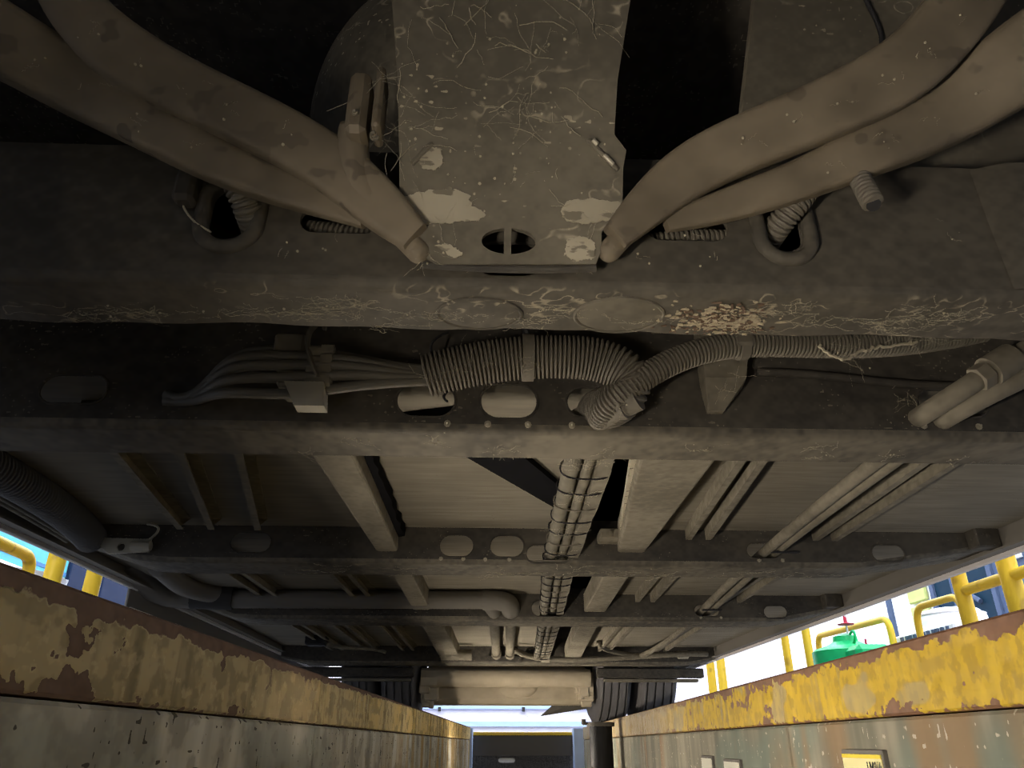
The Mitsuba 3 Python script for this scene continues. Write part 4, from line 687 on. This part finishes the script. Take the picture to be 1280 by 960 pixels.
def hoop(pts, r, label):
    P = []
    for i, p in enumerate(pts):
        p = np.array(p, float)
        if 0 < i < len(pts) - 1:
            a, b = np.array(pts[i - 1], float), np.array(pts[i + 1], float); d = 0.075; ua = (a - p) / np.linalg.norm(a - p); ub = (b - p) / np.linalg.norm(b - p)
            P += [p + ua * d * (1 - t) ** 2 + ub * d * t ** 2 for t in np.linspace(0, 1, 7)]
        else: P.append(p)
    put(key_for('hoop_guard'), sweep(np.array(P), r, 14), M_YEL, smooth=40, label=label, category='guard rail')
hoop([(2.2, 3.84, 0), (2.2, 3.80, 0.505), (2.2, 3.42, 0.50), (2.2, 3.39, 0)], 0.017, 'yellow hoop guard in front of the white drum')
hoop([(2.6, 5.98, 0), (2.6, 5.92, 0.635), (2.6, 4.83, 0.61), (2.6, 4.80, 0)], 0.021, 'yellow hoop guard around the green can')
hoop([(-2.2, 2.9, 0), (-2.2, 2.9, 0.715), (-2.2, 3.70, 0.70), (-2.2, 3.70, 0)], 0.028, 'yellow hoop guard at the left edge')
# green can
k = 'green_can'; tag(k, 'bright green can with a red nozzle behind the right pit edge', 'can')
def lathe(pr_, c, n=32): 
    m = trimesh.creation.revolve(np.array(pr_), sections=n); m.apply_translation(c); return m
put(k + '__body', lathe([(0, 0), (0.20, 0), (0.215, 0.02), (0.21, 0.405), (0.19, 0.42), (0.12, 0.44), (0.075, 0.465), (0.07, 0.495), (0.02, 0.515), (0, 0.515)], (2.3, 4.84, 0)), M_GREEN, smooth=35)
put(k + '__handle', sweep(spline([(2.3, 4.76, 0.50), (2.3, 4.70, 0.495), (2.3, 4.71, 0.46), (2.3, 4.74, 0.445)], 16), 0.008, 8), M_GREEN, smooth=True)
put(k + '__side_tank', box(2.2, 2.42, 4.50, 4.75, 0.0, 0.415, 0.03), M_GREEN)
put(k + '__nozzle', lathe([(0, 0.555), (0.045, 0.56), (0.05, 0.566), (0.012, 0.575), (0.008, 0.62), (0, 0.62)], (2.3, 4.79, 0), 20), M_RED, smooth=35)
put(k + '__spout', tube([(2.3, 4.79, 0.51), (2.3, 4.785, 0.72)], 0.007, 8), M_GALV, smooth=True)
put(k + '__valve', tube([(2.3, 4.58, 0.41), (2.3, 4.58, 0.45)], 0.006, 8), M_RED)
# white drum on a printed box
k = 'white_drum'; tag(k, 'white round topped drum behind the hoop guard at the right', 'drum')
put(k + '__body', lathe([(0, 0.505), (0.19, 0.505), (0.20, 0.52), (0.195, 0.585), (0.16, 0.625), (0.09, 0.64), (0, 0.642)], (2.9, 4.64, 0)), M_WHITE, smooth=40)
put(k + '__lid_ring', sweep(np.array([(2.9 + 0.19 * math.cos(a), 4.64 + 0.19 * math.sin(a), 0.598) for a in np.linspace(0, 2 * math.pi, 37)]), 0.006, 6, cap=False), M_GALV)
k = 'white_crate'; tag(k, 'white crate with a grey printed band under the white drum', 'crate')
put(k + '__box', box(2.66, 3.2, 4.25, 5.0, 0, 0.504, 0.01), M_WHITE)
for q in range(11): put(key_for(k + '__grey_mark'), box(2.652, 2.661, 4.30 + q * 0.05, 4.322 + q * 0.05 + 0.008 * (q % 3), 0.455, 0.49), M_GREYB)
# white box with blue lettering at right edge, white things in the left gap
k = 'white_sink'; tag(k, 'white low basin at the left edge behind the yellow hoop', 'basin'); put(k + '__bowl', lathe([(0, 0.6), (0.25, 0.62), (0.30, 0.74), (0.27, 0.74), (0.2, 0.66), (0, 0.64)], (-2.7, 4.35, 0)), M_WHITE, smooth=40); put(k + '__stand', box(-2.85, -2.55, 4.2, 4.5, 0, 0.62, 0.01), M_WHITE)
put('white_bottle', lathe([(0, 0), (0.05, 0), (0.055, 0.62), (0.05, 0.70), (0.025, 0.73), (0.03, 0.78), (0, 0.78)], (-2.55, 4.66, 0)), M_WHITE, smooth=40, label='white bottle standing right of the nearer yellow post in the left gap', category='bottle')
put('white_cone', lathe([(0, 0), (0.16, 0), (0.15, 0.03), (0.06, 0.6), (0.04, 0.72), (0, 0.74)], (-2.3, 5.35, 0)), M_WHITE, smooth=40, label='white upright cone at the tip of the left gap', category='cone')
